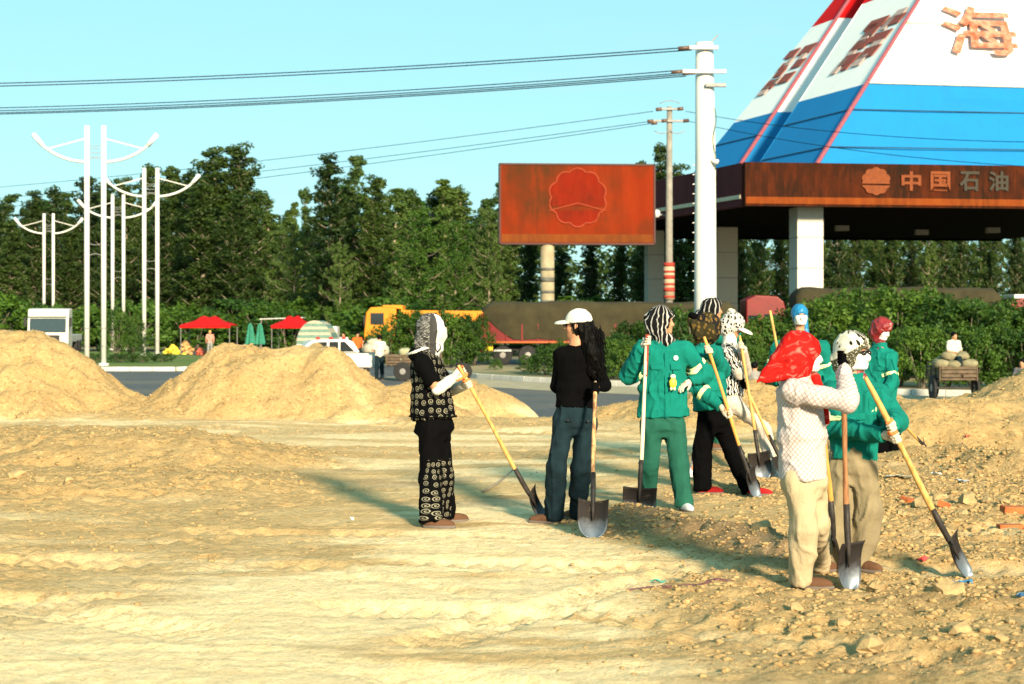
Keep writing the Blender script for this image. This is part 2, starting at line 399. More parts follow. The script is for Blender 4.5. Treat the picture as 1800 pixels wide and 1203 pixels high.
def relax(V, Fc, it=2):
    for _ in range(it):
        c = V[Fc].mean(1); A = np.zeros_like(V); n = np.zeros(len(V))
        for k in range(4): np.add.at(A, Fc[:, k], c); np.add.at(n, Fc[:, k], 1)
        V = .4 * V + .6 * A / n[:, None]
    return V
def folds(V, Fc, amp, sc=11.0, seed=0, stretch=(1, 1, .55)):
    """cloth creases: ridged noise, stretched along the drop of the cloth"""
    N = normals(V, Fc); q = V * A3(stretch)
    w = np.stack([noise3(q * 5 + 7, seed), noise3(q * 5 + 31, seed), noise3(q * 5 + 57, seed)], 1) * .9
    r = (1 - np.abs(noise3(q * sc + w, seed + 1))) ** 4; r2 = (1 - np.abs(noise3(q * sc * 1.9 + w * 1.4, seed + 4))) ** 4
    f = .8 * noise3(q * sc * .5, seed + 2) + 1.5 * (r - .3) + .7 * (r2 - .3)
    return V + N * (amp * f)[:, None]
def bounds(pts, m): p = np.array(pts); return p.min(0) - m, p.max(0) + m
def skin(name, fn, pts, m, h, mt, parent, amp=0.0, sc=11.0, seed=0, rel=2, stretch=(1, 1, .55), fab=None):
    lo, hi = bounds(pts, m); V, Fc = surfnet(fn, lo, hi, h); V = relax(V, Fc, rel)
    if amp: V = folds(V, Fc, amp, sc, seed, stretch)
    o = obj(name, V, Fc, mt, parent, sm=True)
    if fab is not None:
        at = o.data.attributes.new('fab', 'FLOAT_VECTOR', 'POINT'); at.data.foreach_set('vector', fab(V).astype(np.float32).ravel())
    return o

# ------------------------------------------------------------------ cloth materials
def cloth(name, col, var=.16, rough=.9, sp=.12):
    if name in MATS: return MATS[name]
    t = NT(name); co = t.obco(); mp = t.n('ShaderNodeMapping', {0: co}); mp.inputs['Scale'].default_value = (1, 1, .6)
    n = t.n('ShaderNodeTexNoise', {'Vector': mp.outputs[0], 'Scale': 26, 'Detail': 3, 'Roughness': .5, 'Distortion': 1.2}).outputs[0]
    cr = t.ramp(t.math('ABSOLUTE', t.math('SUBTRACT', n, .5)), [(0.0, 1.0), (.09, 0.0)])
    c = t.mix(t.ramp(t.noise(co, 7, 4), [(.3, 0.0), (.7, 1.0)]), tuple(x * (1 - var) for x in col), tuple(min(1, x * (1 + var)) for x in col))
    h = t.math('ADD', t.math('MULTIPLY', cr, .35), t.math('ADD', n, t.math('MULTIPLY', t.noise(co, 260, 2), .08)))
    MATS[name] = t.pbr(c, rough, 0, h, .5, .006, sp); return MATS[name]
def pattern(name, build, rough=.88):
    if name in MATS: return MATS[name]
    t = NT(name); a = t.attr('fab').outputs['Vector']; c = build(t, a)
    MATS[name] = t.pbr(c, rough, 0, t.noise(t.obco(), 200, 2), .2, .002, .04); return MATS[name]
def _spiral(t, a, sc=16.0, on=None):
    v = t.n('ShaderNodeTexVoronoi', {'Vector': a, 'Scale': sc, 'Randomness': .42}, voronoi_dimensions='2D')
    loc = t.n('ShaderNodeVectorMath', {0: t.n('ShaderNodeVectorMath', {0: a, 'Scale': sc}, operation='SCALE').outputs[0], 1: t.n('ShaderNodeVectorMath', {0: v.outputs['Position'], 'Scale': sc}, operation='SCALE').outputs[0]}, operation='SUBTRACT').outputs[0]
    s = t.n('ShaderNodeSeparateXYZ', {0: loc}); ang = t.math('DIVIDE', t.math('ARCTAN2', s.outputs[0], s.outputs[1]), 6.2832)
    rr = t.n('ShaderNodeVectorMath', {0: loc}, operation='LENGTH').outputs['Value']
    ph = t.math('FRACT', t.math('ADD', t.math('MULTIPLY', rr, 4.4), ang))
    ring = t.math('MULTIPLY', t.math('LESS_THAN', ph, .40), t.math('LESS_THAN', rr, .38))
    ring = t.math('MULTIPLY', ring, t.math('LESS_THAN', t.n('ShaderNodeSeparateXYZ', {0: a}).outputs[1], 1.2))      # sleeves are plain
    if on is not None: ring = t.math('MULTIPLY', ring, on)
    return t.mix(ring, (.0022, .0022, .0026), (.20, .19, .14))
def spiral_mat(): return pattern('spiral_print', lambda t, a: _spiral(t, a))
def spiral_leg_mat():
    def b(t, a):
        s = t.n('ShaderNodeSeparateXYZ', {0: a})           # printed panel down the front of the trouser legs
        on = t.math('MULTIPLY', t.math('LESS_THAN', s.outputs[1], -.27), t.math('LESS_THAN', t.math('ABSOLUTE', t.math('SUBTRACT', s.outputs[0], .02)), .085))
        return _spiral(t, a, 19.0, on)
    return pattern('spiral_panel', b)
def zebra_mat(name='zebra_print', sc=22.0, dist=7.0, white=(.50, .49, .46), thr=.5, ds=2.0):
    return pattern(name, lambda t, a: t.mix(t.ramp(t.n('ShaderNodeTexWave', {'Vector': a, 'Scale': sc, 'Distortion': dist, 'Detail': 1.5, 'Detail Scale': ds}).outputs[1],
                   [(thr, 0.0), (thr + .06, 1.0)]), (.008, .008, .009), white))
def check_mat():
    def b(t, a):
        s = t.n('ShaderNodeSeparateXYZ', {0: a}); x, y = s.outputs[0], s.outputs[1]
        f = lambda e: t.math('LESS_THAN', t.math('FRACT', t.math('MULTIPLY', e, 30.0)), .2)
        l = t.math('MAXIMUM', f(t.math('ADD', x, y)), f(t.math('ADD', t.math('SUBTRACT', x, y), 9.0)))
        return t.mix(t.math('MULTIPLY', l, .75), (.46, .43, .42), (.25, .14, .13))
    return pattern('checked_cotton', b)
def spots_mat(name, base, dots, sc=24.0, thr=.32, base2=None):
    def b(t, a):
        v = t.n('ShaderNodeTexVoronoi', {'Vector': a, 'Scale': sc}).outputs['Distance']
        c0 = base if base2 is None else t.mix(t.ramp(t.noise(a, 7, 2), [(.47, 0.0), (.53, 1.0)]), base, base2)
        return t.mix(t.math('LESS_THAN', v, thr), c0, dots)
    return pattern(name, b)
def bandana_mat():
    def b(t, a):
        v = t.n('ShaderNodeTexVoronoi', {'Vector': a, 'Scale': 85}).outputs['Distance']; s = t.n('ShaderNodeSeparateXYZ', {0: a})
        dist = t.n('ShaderNodeVectorMath', {0: a, 1: t.n('ShaderNodeVectorMath', {0: t.n('ShaderNodeTexNoise', {'Vector': a, 'Scale': 16.0}).outputs['Color'], 'Scale': .03}, operation='SCALE').outputs[0]}, operation='ADD').outputs[0]
        z = t.n('ShaderNodeTexVoronoi', {'Vector': dist, 'Scale': 15.0}).outputs['Distance']
        cream = t.mix(t.math('LESS_THAN', z, .27), (.50, .48, .40), (.010, .010, .011))
        olive = t.mix(t.math('LESS_THAN', v, .30), (.060, .056, .034), (.42, .42, .36))
        fine = t.mix(t.ramp(t.noise(a, 60, 2), [(.47, 0.0), (.52, 1.0)]), (.02, .02, .018), (.35, .34, .28))
        front = t.math('GREATER_THAN', t.math('SUBTRACT', s.outputs[0], t.math('MULTIPLY', s.outputs[1], 1.2)), .175)
        back = t.math('LESS_THAN', s.outputs[0], .02)
        return t.mix(back, t.mix(front, cream, olive), fine)
    return pattern('black_white_bandana', b)
GREEN = cloth('green_workwear', (.003, .138, .112), .12)
GREEN2 = cloth('green_trouser_cloth', (.012, .078, .055), .1)
SKIN = mat('skin', (.40, .19, .105), .55, .08, 30, .1, 300)
BLACK = cloth('black_cloth', (.0022, .0022, .0025), .2, .95, .03); KHAKI = cloth('khaki_cloth', (.37, .30, .19), .1); OLIVE = cloth('olive_khaki_cloth', (.20, .165, .10), .12)
JEAN = cloth('dark_denim', (.006, .016, .022), .35); WHITEC = cloth('white_cotton', (.56, .54, .49), .06); MASK = cloth('mask_cotton', (.60, .59, .56), .03)
GLOVE = cloth('white_glove_knit', (.50, .45, .36), .1); CREAM = cloth('cream_trouser_cloth', (.43, .38, .33), .06); ORANGE = cloth('orange_rubber', (.72, .20, .06), .1, .6)
BAND = mat('reflective_tape', (.74, .80, .36), .35, .08, 20, .05, 200, spec=.6); HAIR = mat('black_hair', (.002, .0018, .0018), .6, .3, 40, .4, 300, spec=.08)
REDS = cloth('red_satin', (.50, .014, .012), .3, .38, .5); MAROON = cloth('dark_red_satin', (.16, .010, .012), .4, .36, .5); REDP_ = None; BLUES = cloth('blue_satin', (.008, .15, .33), .2, .42, .4)
def _tie(t, a):
    n = t.n('ShaderNodeTexNoise', {'Vector': t.obco(), 'Scale': 11.0, 'Detail': 3, 'Distortion': 1.5}).outputs[0]
    return t.mix(t.ramp(n, [(.56, 0.0), (.70, .75)]), t.mix(t.ramp(n, [(.30, 1.0), (.44, 0.0)]), (.36, .009, .007), (.17, .005, .005)), (.46, .17, .14))
REDT = pattern('cloudy_red_satin', _tie, .62)
SOLE = mat('rubber_sole', (.12, .10, .085), .8, .2); SHOEB = cloth('brown_shoe_cloth', (.10, .05, .028)); SHOEW = cloth('pale_trainer_cloth', (.55, .57, .58)); SHOER = cloth('red_trainer_cloth', (.26, .01, .01), .6)
EYE = mat('eye', (.012, .009, .008), .15, .05, bump=0, spec=.6)

# ------------------------------------------------------------------ a person, posed by joints
def head_sdf(R, hc, nk):
    nk = A3(nk)
    def f(p):
        q = (p - hc) @ R.T
        s = ell(q, (0, -.012, .03), (.076, .094, .092)); s = smin(s, ell(q, (0, .02, -.045), (.058, .070, .070)), .03)
        s = smin(s, ell(q, (0, .066, -.09), (.024, .022, .022)), .025)
        for k in (-1, 1):
            s = -smin(-s, ell(q, (.031 * k, .102, .008), (.018, .02, .012)), .012)
            s = smin(s, ell(q, (.031 * k, .071, .006), (.014, .012, .010)), .006)
            s = smin(s, ell(q, (.075 * k, -.004, -.008), (.012, .024, .032)), .01)
            s = smin(s, ell(q, (.036 * k, .06, -.03), (.022, .02, .02)), .02)
        s = smin(s, cap(q, A3((0, .084, .012)), A3((0, .104, -.03)), .008, .013), .01)
        s = smin(s, cap(q, A3((-.018, .079, -.062)), A3((.018, .079, -.062)), .008, .008), .008)
        return smin(s, cap(p, hc + R.T @ A3((0, -.02, -.05)), nk, .05, .056), .03)
    return f
def grip(W, C, A, r=.017, sgn=1):
    """gloved hand closed round a shaft: palm, four fingers that wrap, thumb on the other side"""
    W, C, A = A3(W), A3(C), unit(A); u = W - C; u = unit(u - A * (u @ A)); v = np.cross(A, u) * sgn; prim = []
    kn = C + u * (r + .016); ax = unit(kn - W)
    prim.append(('c', W, W + (kn - W) * .35, .030, .031)); prim.append(('s', W + (kn - W) * .2, kn + ax * .012, A, .030, .020, .043, .020))
    for i, end in enumerate((215, 240, 232, 200)):
        o = A * ((1.5 - i) * .0205); th = np.radians(np.linspace(18, end, 5)); R = r + .0085
        pts = [C + o + (np.cos(t) * u + np.sin(t) * v) * R for t in th]; pts[0] = pts[0] + u * .006
        for k in range(4): prim.append(('c', pts[k], pts[k + 1], .0105 - .0008 * k, .0102 - .0008 * (k + 1)))
    th = np.radians([-15, -55, -105, -150]); b = [W + (kn - W) * .45 + A * .03 - v * .012] + [C + A * (.046 - .004 * k) + (np.cos(t) * u + np.sin(t) * v) * (r + .010) for k, t in enumerate(th)]
    for k in range(len(b) - 1): prim.append(('c', b[k], b[k + 1], .0135 - .001 * k, .0125 - .001 * k))
    return prim
def openhand(W, D, Nn, curl=35, spread=.5):
    """relaxed hand: D towards the fingertips, Nn out of the palm"""
    W = A3(W); D = unit(D); Nn = A3(Nn); Nn = unit(Nn - D * (Nn @ D)); L = np.cross(D, Nn); prim = [('c', W, W + D * .03, .029, .030), ('s', W + D * .015, W + D * .085, L, .030, .017, .041, .016)]
    for i, ln in enumerate((.070, .078, .072, .056)):
        k = 1.5 - i; p = W + D * (.083 - abs(k) * .004) + L * k * .020; a = 12.0
        for j in range(3):
            t = math.radians(a + curl * j * .8); q = p + (D * math.cos(t) + Nn * math.sin(t) + L * k * .06 * spread) * ln * (.45, .32, .25)[j]
            prim.append(('c', p, q, .0102 - j * .0009, .0096 - j * .0010)); p = q
    p = W + D * .025 + L * .026
    for j, (ln, aa) in enumerate(((.035, 40), (.03, 25), (.024, 15))):
        t = math.radians(aa); q = p + (D * math.cos(t) + L * math.sin(t) + Nn * .35) * ln; prim.append(('c', p, q, .0135 - .0012 * j, .0122 - .0012 * j)); p = q
    return prim
def prim_sdf(prim, k=.006):
    def f(p):
        s = None
        for q in prim:
            d = cap(p, *q[1:]) if q[0] == 'c' else slab(p, q[1], q[2], q[3], *q[4:], pw=2.5)
            s = d if s is None else smin(s, d, k)
        return s
    return f
def prim_pts(prim): return [q[1] for q in prim] + [q[2] for q in prim]

def person(label, d, head, yaw, neck, arms, legs, top, trous, gz=0.0, pitch=0, roll=0, mid=None, skinh=.0115, group='workers with shovels on the sand', extras=None, res=1.0, shoe=None, hips=None, eyes=True, gloves=(None, None), ftip=None):
    w = lambda j: A3(P(j[0], j[1], d + (j[2] if len(j) > 2 else 0)))
    hc = w(head); nk = w(neck); ya, pi_, ro = map(math.radians, (yaw, pitch, roll))
    fw = A3((math.sin(ya) * math.cos(pi_), -math.cos(ya) * math.cos(pi_), math.sin(pi_))); up0 = A3((0, 0, 1)); lat = unit(np.cross(fw, up0)); up = np.cross(lat, fw)
    lat, up = lat * math.cos(ro) + up * math.sin(ro), up * math.cos(ro) - lat * math.sin(ro); R = np.stack([lat, fw, up])
    ar, grips, lg = [], [], []
    for a in arms:                                             # the hand is a photograph point or (shovel, metres down its shaft)
        p0, p1 = w(a[0]), w(a[1])
        if not isinstance(a[2][0], (int, float)):
            C = a[2][0][1] + a[2][0][2] * a[2][1]; grips.append((C, a[2][0][2], a[2][2] if len(a[2]) > 2 else 1)); ar.append([p0, p1, C + unit(p1 - C) * .088])
        else: grips.append(None); ar.append([p0, p1, w(a[2])])
    for hp, kn, ft, fy in legs:                                # ft: photograph point where the foot stands
        gx, gy = gp(ft[0], ft[1], gz); an = A3((gx, gy, gz + .095)); fd = A3((math.sin(math.radians(fy)), -math.cos(math.radians(fy)), 0)); lg.append([w(hp), w(kn), an, fd])
    base = (lg[0][2] + lg[1][2]) / 2; base[2] = gz
    root = thing('person', label, 'person', tuple(base), 0, group)
    hipc = (lg[0][0] + lg[1][0]) / 2; shc = (ar[0][0] + ar[1][0]) / 2; md = w(mid) if mid else (hipc * .5 + shc * .5)
    lh = unit(lg[1][0] - lg[0][0]) if hips is None else unit(hips); ls = unit(ar[1][0] - ar[0][0]); lm = unit(lh + ls)
    H = head_sdf(R, hc, nk)
    def body(p):
        s = H(p); s = smin(s, slab(p, hipc, md, lh, .125, .09, .12, .09), .05); s = smin(s, slab(p, md, shc, lm, .12, .09, .15, .085), .05)
        s = smin(s, cap(p, ar[0][0], ar[1][0], .055, .055), .04); s = smin(s, cap(p, shc, nk, .07, .055), .04)
        for a in ar:
            s = smin(s, cap(p, a[0], a[1], .045, .037), .02); s = smin(s, cap(p, a[1], a[2], .037, .026), .015); s = smin(s, cap(p, a[2], a[2] + unit(a[2] - a[1]) * .05, .027, .024), .01)
        for g in lg:
            s = smin(s, cap(p, g[0], g[1], .068, .052), .02); s = smin(s, cap(p, g[1], g[2], .05, .034), .02); s = smin(s, cap(p, g[2] - A3((0, 0, .05)), g[2] + g[3] * .14 - A3((0, 0, .065)), .033, .022), .02)
        return s
    allp = [hc + up * .12, hc] + [j for a in ar for j in a] + [g[k] for g in lg for k in range(3)] + [g[2] + g[3] * .16 for g in lg]
    skin('body', body, allp, .12, skinh, SKIN, root, rel=1)
    # upper garment
    hem = w(top['hem']); wh, dh = top.get('hemsize', (.19, .135)); wc, dc = top.get('chest', (.175, .12)); rs = top.get('sleeve', (.072, .062, .050)); end = top.get('end', (1.0, 1.0)); ww, dw = top.get('waist', ((wh + wc) / 2, (dh + dc) / 2))
    lhem = lh; wh, dh, ww, dw, wc, dc = wh * .92, dh * .92, ww * .92, dw * .92, wc * .93, dc * .94; rs = tuple(r_ * .85 for r_ in rs)
    def sleeve_pts(a, e):
        return [a[0], a[1], a[1] + (a[2] - a[1]) * e] if e > 0 else [a[0], a[0] + (a[1] - a[0]) * (1 + e), None]
    sp = [sleeve_pts(a, e) for a, e in zip(ar, end)]
    def J(p):
        s = smin(slab(p, hem, md, lhem, wh, dh, ww, dw), slab(p, md - (md - hem) * .06, shc, lm, ww, dw, wc, dc), .05)
        s = smin(s, cap(p, ar[0][0], ar[1][0], rs[0], rs[0]), .05); s = smin(s, slab(p, shc, nk + (nk - shc) * .1, ls, wc * .8, dc * .8, .07, .07), .05)
        for a in sp:
            if a[2] is None: s = smin(s, slab(p, a[0], a[1], ls, rs[0], rs[0], rs[1], rs[1]), .03)
            else:
                s = smin(s, cap(p, a[0], a[1], rs[0], rs[1]), .03); s = smin(s, slab(p, a[1], a[2], unit(A3((.3, .5, .81))), rs[1], rs[1], rs[2], rs[2]), .02)
                s = smin(s, cap(p, a[1], a[1] + (a[2] - a[1]) * .5, rs[1], (rs[1] + rs[2]) / 2), .02)
        return s
    tp = [hem, shc, nk, md] + [j for a in sp for j in a if j is not None]
    fwd_s = np.cross(ls, A3((0, 0, 1)))
    def fab(V):
        bones = [(hem, nk, ls, .17)] + [(a[0], a[1], fwd_s, .06) for a in sp] + [(a[1], a[2], fwd_s, .055) for a in sp if a[2] is not None]
        best = np.full(len(V), 9.0); o = np.zeros((len(V), 3))
        for k, (a, b, l, r) in enumerate(bones):
            ax = unit(b - a); l2 = unit(l - ax * (l @ ax)); f2 = np.cross(ax, l2); q = V - a; s = q @ ax; dd = np.abs(cap(V, a, b, r, r)) * (1.0 if k else .6)
            c = np.stack([np.arctan2(q @ l2, -(q @ f2)) * r, s + k * 1.37, 0 * s], 1); mm = dd < best; o[mm] = c[mm]; best[mm] = dd[mm]
        return o
    seed = int(abs(head[0]) * 7 + abs(head[1])) % 1000
    skin(top.get('name', 'jacket'), J, tp, .26, .0108 * res, top['mat'], root, top.get('amp', .0065) * 1.5, top.get('fsc', 11), seed, 1, fab=fab)
    for ai, seg, t0 in top.get('bands', ()):
        a = ar[ai]; A_, B_ = (a[0], a[1]) if seg == 'u' else (a[1], a[2]); c = A_ + (B_ - A_) * t0; ax = unit(B_ - A_)
        skin('reflective_band', lambda p: np.maximum(np.maximum(J(p) - .009, np.abs((p - c) @ ax) - .021), np.linalg.norm(p - c, axis=1) - .12), [c], .13, .008, BAND, root, .0015, 20, seed, 1)
    if top.get('collar'):
        cm = top['collar']; ca = nk + (shc - nk) * .25; cb = nk + (hc - nk) * .22
        skin('collar', lambda p: np.maximum(slab(p, ca, cb, ls, .088, .082, .082, .075), -slab(p, ca - (cb - ca), cb + (cb - ca), ls, .08, .074, .068, .062)), [ca, cb], .11, .008, cm, root, .004, 14, seed, 1)
    if top.get('front') is not None:                           # button strip, pocket flaps and hem line of a work jacket
        fy = math.radians(top['front']); ff = A3((math.sin(fy), -math.cos(fy), 0)); lf = A3((math.cos(fy), math.sin(fy), 0))
        def patch(nm, lx, z0, z1, wx, off, m_):
            def f(p):
                q = p - shc; l = q @ lf; z = q[:, 2]; return np.maximum(np.maximum(J(p) - off, np.maximum(np.abs(l - lx) - wx, np.maximum(z0 - z, z - z1))), .02 - q @ ff)
            skin(nm, f, [shc + ff * .12 + A3((0, 0, (z0 + z1) / 2)) + lf * lx], max(.09, wx + .02, (z1 - z0) / 2 + .03), .007, m_, root, .002, 16, seed, 1)
        zb = hem[2] - shc[2]
        patch('button_placket', 0.0, zb + .02, -.02, .018, .009, top['mat'])
        for k in (-1, 1): patch('pocket_flap', .085 * k, -.17, -.12, .05, .010, top['mat'])
    # trousers
    rt = trous.get('r', (.098, .082, .078)); wst = hipc + unit(md - hipc) * .14; wl = trous.get('hipsize', (.165, .125)); rt = tuple(r_ * .88 for r_ in rt); wl = tuple(r_ * .95 for r_ in wl)
    def T(p):
        s = smin(slab(p, hipc - unit(md - hipc) * .05, wst, lh, wl[0], wl[1], wl[0] * .88, wl[1] * .9), slab(p, hipc - unit(md - hipc) * .12, hipc, lh, wl[0] * .8, wl[1] * .7, wl[0], wl[1]), .03)
        for g in lg:
            e = g[2] - A3((0, 0, .060)); s = smin(s, cap(p, g[0], g[1], rt[0], rt[1]), .035); s = smin(s, slab(p, g[1], e, unit(A3((1, .1, 0))), rt[1], rt[1], rt[2], rt[2] * 1.1), .03); s = smin(s, cap(p, g[1], g[1] + (e - g[1]) * .5, rt[1], (rt[1] + rt[2]) / 2), .03)
        return s
    def fabt(V):
        q = V - hipc; best = np.full(len(V), 9.0); o = np.zeros((len(V), 3))
        for g in lg:
            for a, b in ((g[0], g[1]), (g[1], g[2])):
                dd = cap(V, a, b, .08, .08); ff = trous.get('fwd', g[3]); l2 = np.cross(A3((0, 0, 1)), ff); qq = V - a
                c = np.stack([np.arctan2(qq @ l2, qq @ ff) * .08, q[:, 2], 0 * dd], 1); mm = dd < best; o[mm] = c[mm]; best[mm] = dd[mm]
        return o
    skin('trousers', T, [wst, hipc] + [g[k] for g in lg for k in (0, 1, 2)] + [lg[0][2] - A3((0, 0, .04)), lg[1][2] - A3((0, 0, .04))], .18, .0135 * res, trous['mat'], root, trous.get('amp', .007) * 1.5, 10, seed + 5, 1, (1, 1, .4), fab=fabt)
    sh = shoe or SHOEB
    for g in lg:
        fd = g[3]; l2 = np.cross(fd, A3((0, 0, 1))); c = A3((g[2][0], g[2][1], gz)) + fd * .055; Rf = np.stack([l2, fd, A3((0, 0, 1))])
        def upper(p):
            q = (p - c) @ Rf.T; s = smin(ell(q, (0, .02, .03), (.045, .122, .045)), ell(q, (0, -.065, .06), (.040, .055, .06)), .02); return np.maximum(s, .012 - q[:, 2])
        def sole(p):
            q = (p - c) @ Rf.T; return np.maximum(ell(q * A3((1, 1, 0)), (0, .015, 0), (.048, .135, 1)), np.abs(q[:, 2] - .010) - .014)
        s_ = skin('shoe', upper, [c - fd * .12, c + fd * .15, c + A3((0, 0, .12))], .05, .0075, sh, root, .001, 25, seed, 1)
        obj_s = skin('sole', sole, [c - fd * .12, c + fd * .15, c + A3((0, 0, .02))], .06, .0075, SOLE, s_, 0, rel=1)
    if eyes:
        for k in (-1, 1):
            c = hc + R.T @ A3((.031 * k, .079, .007)); skin('eye', lambda p: ell(p, c, (.0105, .0105, .0075)), [c], .016, .003, EYE, root, rel=1)
    ctx = dict(root=root, hc=hc, R=R, nk=nk, ar=ar, lg=lg, H=H, J=J, shc=shc, hem=hem, seed=seed, md=md, hipc=hipc, T=T)
    for k in (0, 1):
        if gloves[k] is None: continue
        if grips[k] is not None: pr = grip(ar[k][2], grips[k][0], grips[k][1], sgn=grips[k][2])
        else: pr = openhand(ar[k][2], ar[k][2] - ar[k][1], A3((0, 0, -1)) if abs(unit(ar[k][2] - ar[k][1])[2]) < .8 else A3((-.5, .8, 0)))
        hand(pr, gloves[k], 'glove', ftip)(ctx)
    for e in extras or (): e(ctx)
    return ctx
def L2W(c, v): return c['hc'] + c['R'].T @ A3(v)
def scarf(mt, lumps=(), cut=((0, .145, -.012), (.062, .08, .076)), grow=1.0, tube=.078, nape=True, amp=.007, fsc=14, name='headscarf', knot=True, low=1.0, postlumps=(), h=.0085, st=(1, 1, .8)):
    def go(c):
        def f(p):
            q = (p - c['hc']) @ c['R'].T; s = ell(q, (0, -.015, .03), (.095 * grow, .116 * grow, .108 * grow))
            if nape: s = smin(s, ell(q, (0, -.045, -.06), (.088 * grow, .082, .095)), .04)
            if tube: s = smin(s, cap(p, L2W(c, (0, -.02, -.06)), c['nk'] + (c['shc'] - c['nk']) * .3 * low, tube, tube * 1.12), .04)
            if knot: s = smin(s, ell(q, (0, .055, -.145), (.05, .042, .042)), .03)
            for l in lumps: s = smin(s, ell(q, l[0], l[1]) if len(l) == 2 else cap(q, A3(l[0]), A3(l[1]), l[2], l[3]), .035)
            if cut: s = -smin(-s, ell(q, *cut), .012)
            for l in postlumps: s = smin(s, ell(q, l[0], l[1]) if len(l) == 2 else cap(q, A3(l[0]), A3(l[1]), l[2], l[3]), .025)
            return s
        def fab(V):
            q = (V - c['hc']) @ c['R'].T; return np.stack([np.arctan2(q[:, 0], -q[:, 1]) * .11, q[:, 2] + .35 * q[:, 1], .3 * q[:, 0]], 1)
        pts = [L2W(c, v) for v in ((.1, .1, .14), (-.1, -.12, -.15), (0, 0, 0))] + [c['nk'] + (c['shc'] - c['nk']) * .35 * low]
        for l in list(lumps) + list(postlumps):
            pts.append(L2W(c, l[0]));
            if len(l) == 4: pts.append(L2W(c, l[1]))
            else:
                for sg in (-1, 1):
                    for k in range(3):
                        e = [0, 0, 0]; e[k] = l[1][k] * sg; pts.append(L2W(c, A3(l[0]) + A3(e)))
        skin(name, f, pts, .07, h, mt, c['root'], amp, fsc, c['seed'] + 9, 2, st, fab=fab)
    return go
def mask(w=.070, z0=-.105, z1=.004):
    def go(c):
        def f(p):
            q = (p - c['hc']) @ c['R'].T; b = np.maximum(np.abs(q[:, 0]) - w, np.abs(q[:, 2] - (z0 + z1) / 2 + .10 * q[:, 0] ** 2 * 20 * .1) - (z1 - z0) / 2)
            return -smin(-np.maximum(c['H'](p) - .012, .012 - q[:, 1]), -b, .015)
        skin('face_mask', f, [L2W(c, (0, .08, -.05))], .11, .006, MASK, c['root'], .002, 26, 3, 2, (.5, .5, 2.2))
    return go
def hand(prim, m=GLOVE, name='glove', finger=None):
    def go(c):
        pr = prim(c) if callable(prim) else prim
        g = skin(name, prim_sdf(pr), prim_pts(pr), .04, .0048, m, c['root'], .0006, 60, 1, 1)
        if finger is not None:                               # rubber-dipped fingertips
            tips = [q for q in pr if q[0] == 'c'][-8:]
            skin('rubber_palm', lambda p: prim_sdf([(q[0], q[1], q[2], q[3] + .0015, q[4] + .0015) for q in tips])(p), prim_pts(tips), .03, .0048, finger, g, 0, rel=1)
    return go
def chest_patch(name, lx, lz, r, yaw, m):
    def go(c):
        fy = math.radians(yaw); ff = A3((math.sin(fy), -math.cos(fy), 0)); lf = A3((math.cos(fy), math.sin(fy), 0)); ctr = c['shc'] + lf * lx + A3((0, 0, lz)) + ff * .12
        skin(name, lambda p: np.maximum(np.maximum(c['J'](p) - .011, .01 - (p - c['shc']) @ ff), np.sqrt(((p - ctr) @ lf) ** 2 + (p[:, 2] - ctr[2]) ** 2) - r), [ctr], .09, .0055, m, c['root'], 0, rel=1)
    return go

# ------------------------------------------------------------------ shovels
def blade_mat():
    t = NT('shovel_steel'); v = t.attr('wear').outputs['Fac']; n = t.noise(t.obco(), 14, 5, .65)
    k = t.ramp(t.math('ADD', v, t.math('MULTIPLY', t.math('SUBTRACT', n, .5), .5)), [(.42, 0.0), (.95, 1.0)])
    c = t.mix(k, (.022, .018, .017), (.20, .24, .29)); c = t.mix(t.ramp(n, [(.58, 0.0), (.66, .7)]), c, (.10, .075, .045))
    m = t.pbr(c, .5, .55, t.noise(t.obco(), 60, 3), .25, .003, .4); r = t.ramp(k, [(0, .75), (1, .36)]); t.t.links.new(r, t.b.inputs['Roughness']); return m
BLADE = blade_mat(); IRON = mat('dark_iron', (.035, .03, .028), .6, .4, 20, .3, 80, metal=.4)
def wood(name, col, col2):
    if name in MATS: return MATS[name]
    t = NT(name); co = t.obco(); m = t.n('ShaderNodeMapping', {0: co}); m.inputs['Scale'].default_value = (1, 1, .18)
    f = t.noise(m.outputs[0], 38, 5, .7); c = t.mix(t.ramp(f, [(.38, 0.0), (.62, 1.0)]), col, col2)
    MATS[name] = t.pbr(c, .6, 0, f, .3, .003, .3); return MATS[name]
WOODY = wood('pale_ash_wood', (.42, .22, .06), (.60, .36, .12)); WOODD = wood('dark_worn_wood', (.14, .055, .025), (.32, .15, .06)); WOODW = wood('white_painted_wood', (.62, .52, .34), (.74, .64, .45))
WOODM = wood('mottled_bark_wood', (.16, .06, .03), (.58, .36, .16)); WOODO = wood('orange_wood', (.50, .22, .05), (.62, .32, .08)); REDP = mat('red_paint', (.27, .035, .02), .5, .3, 18)
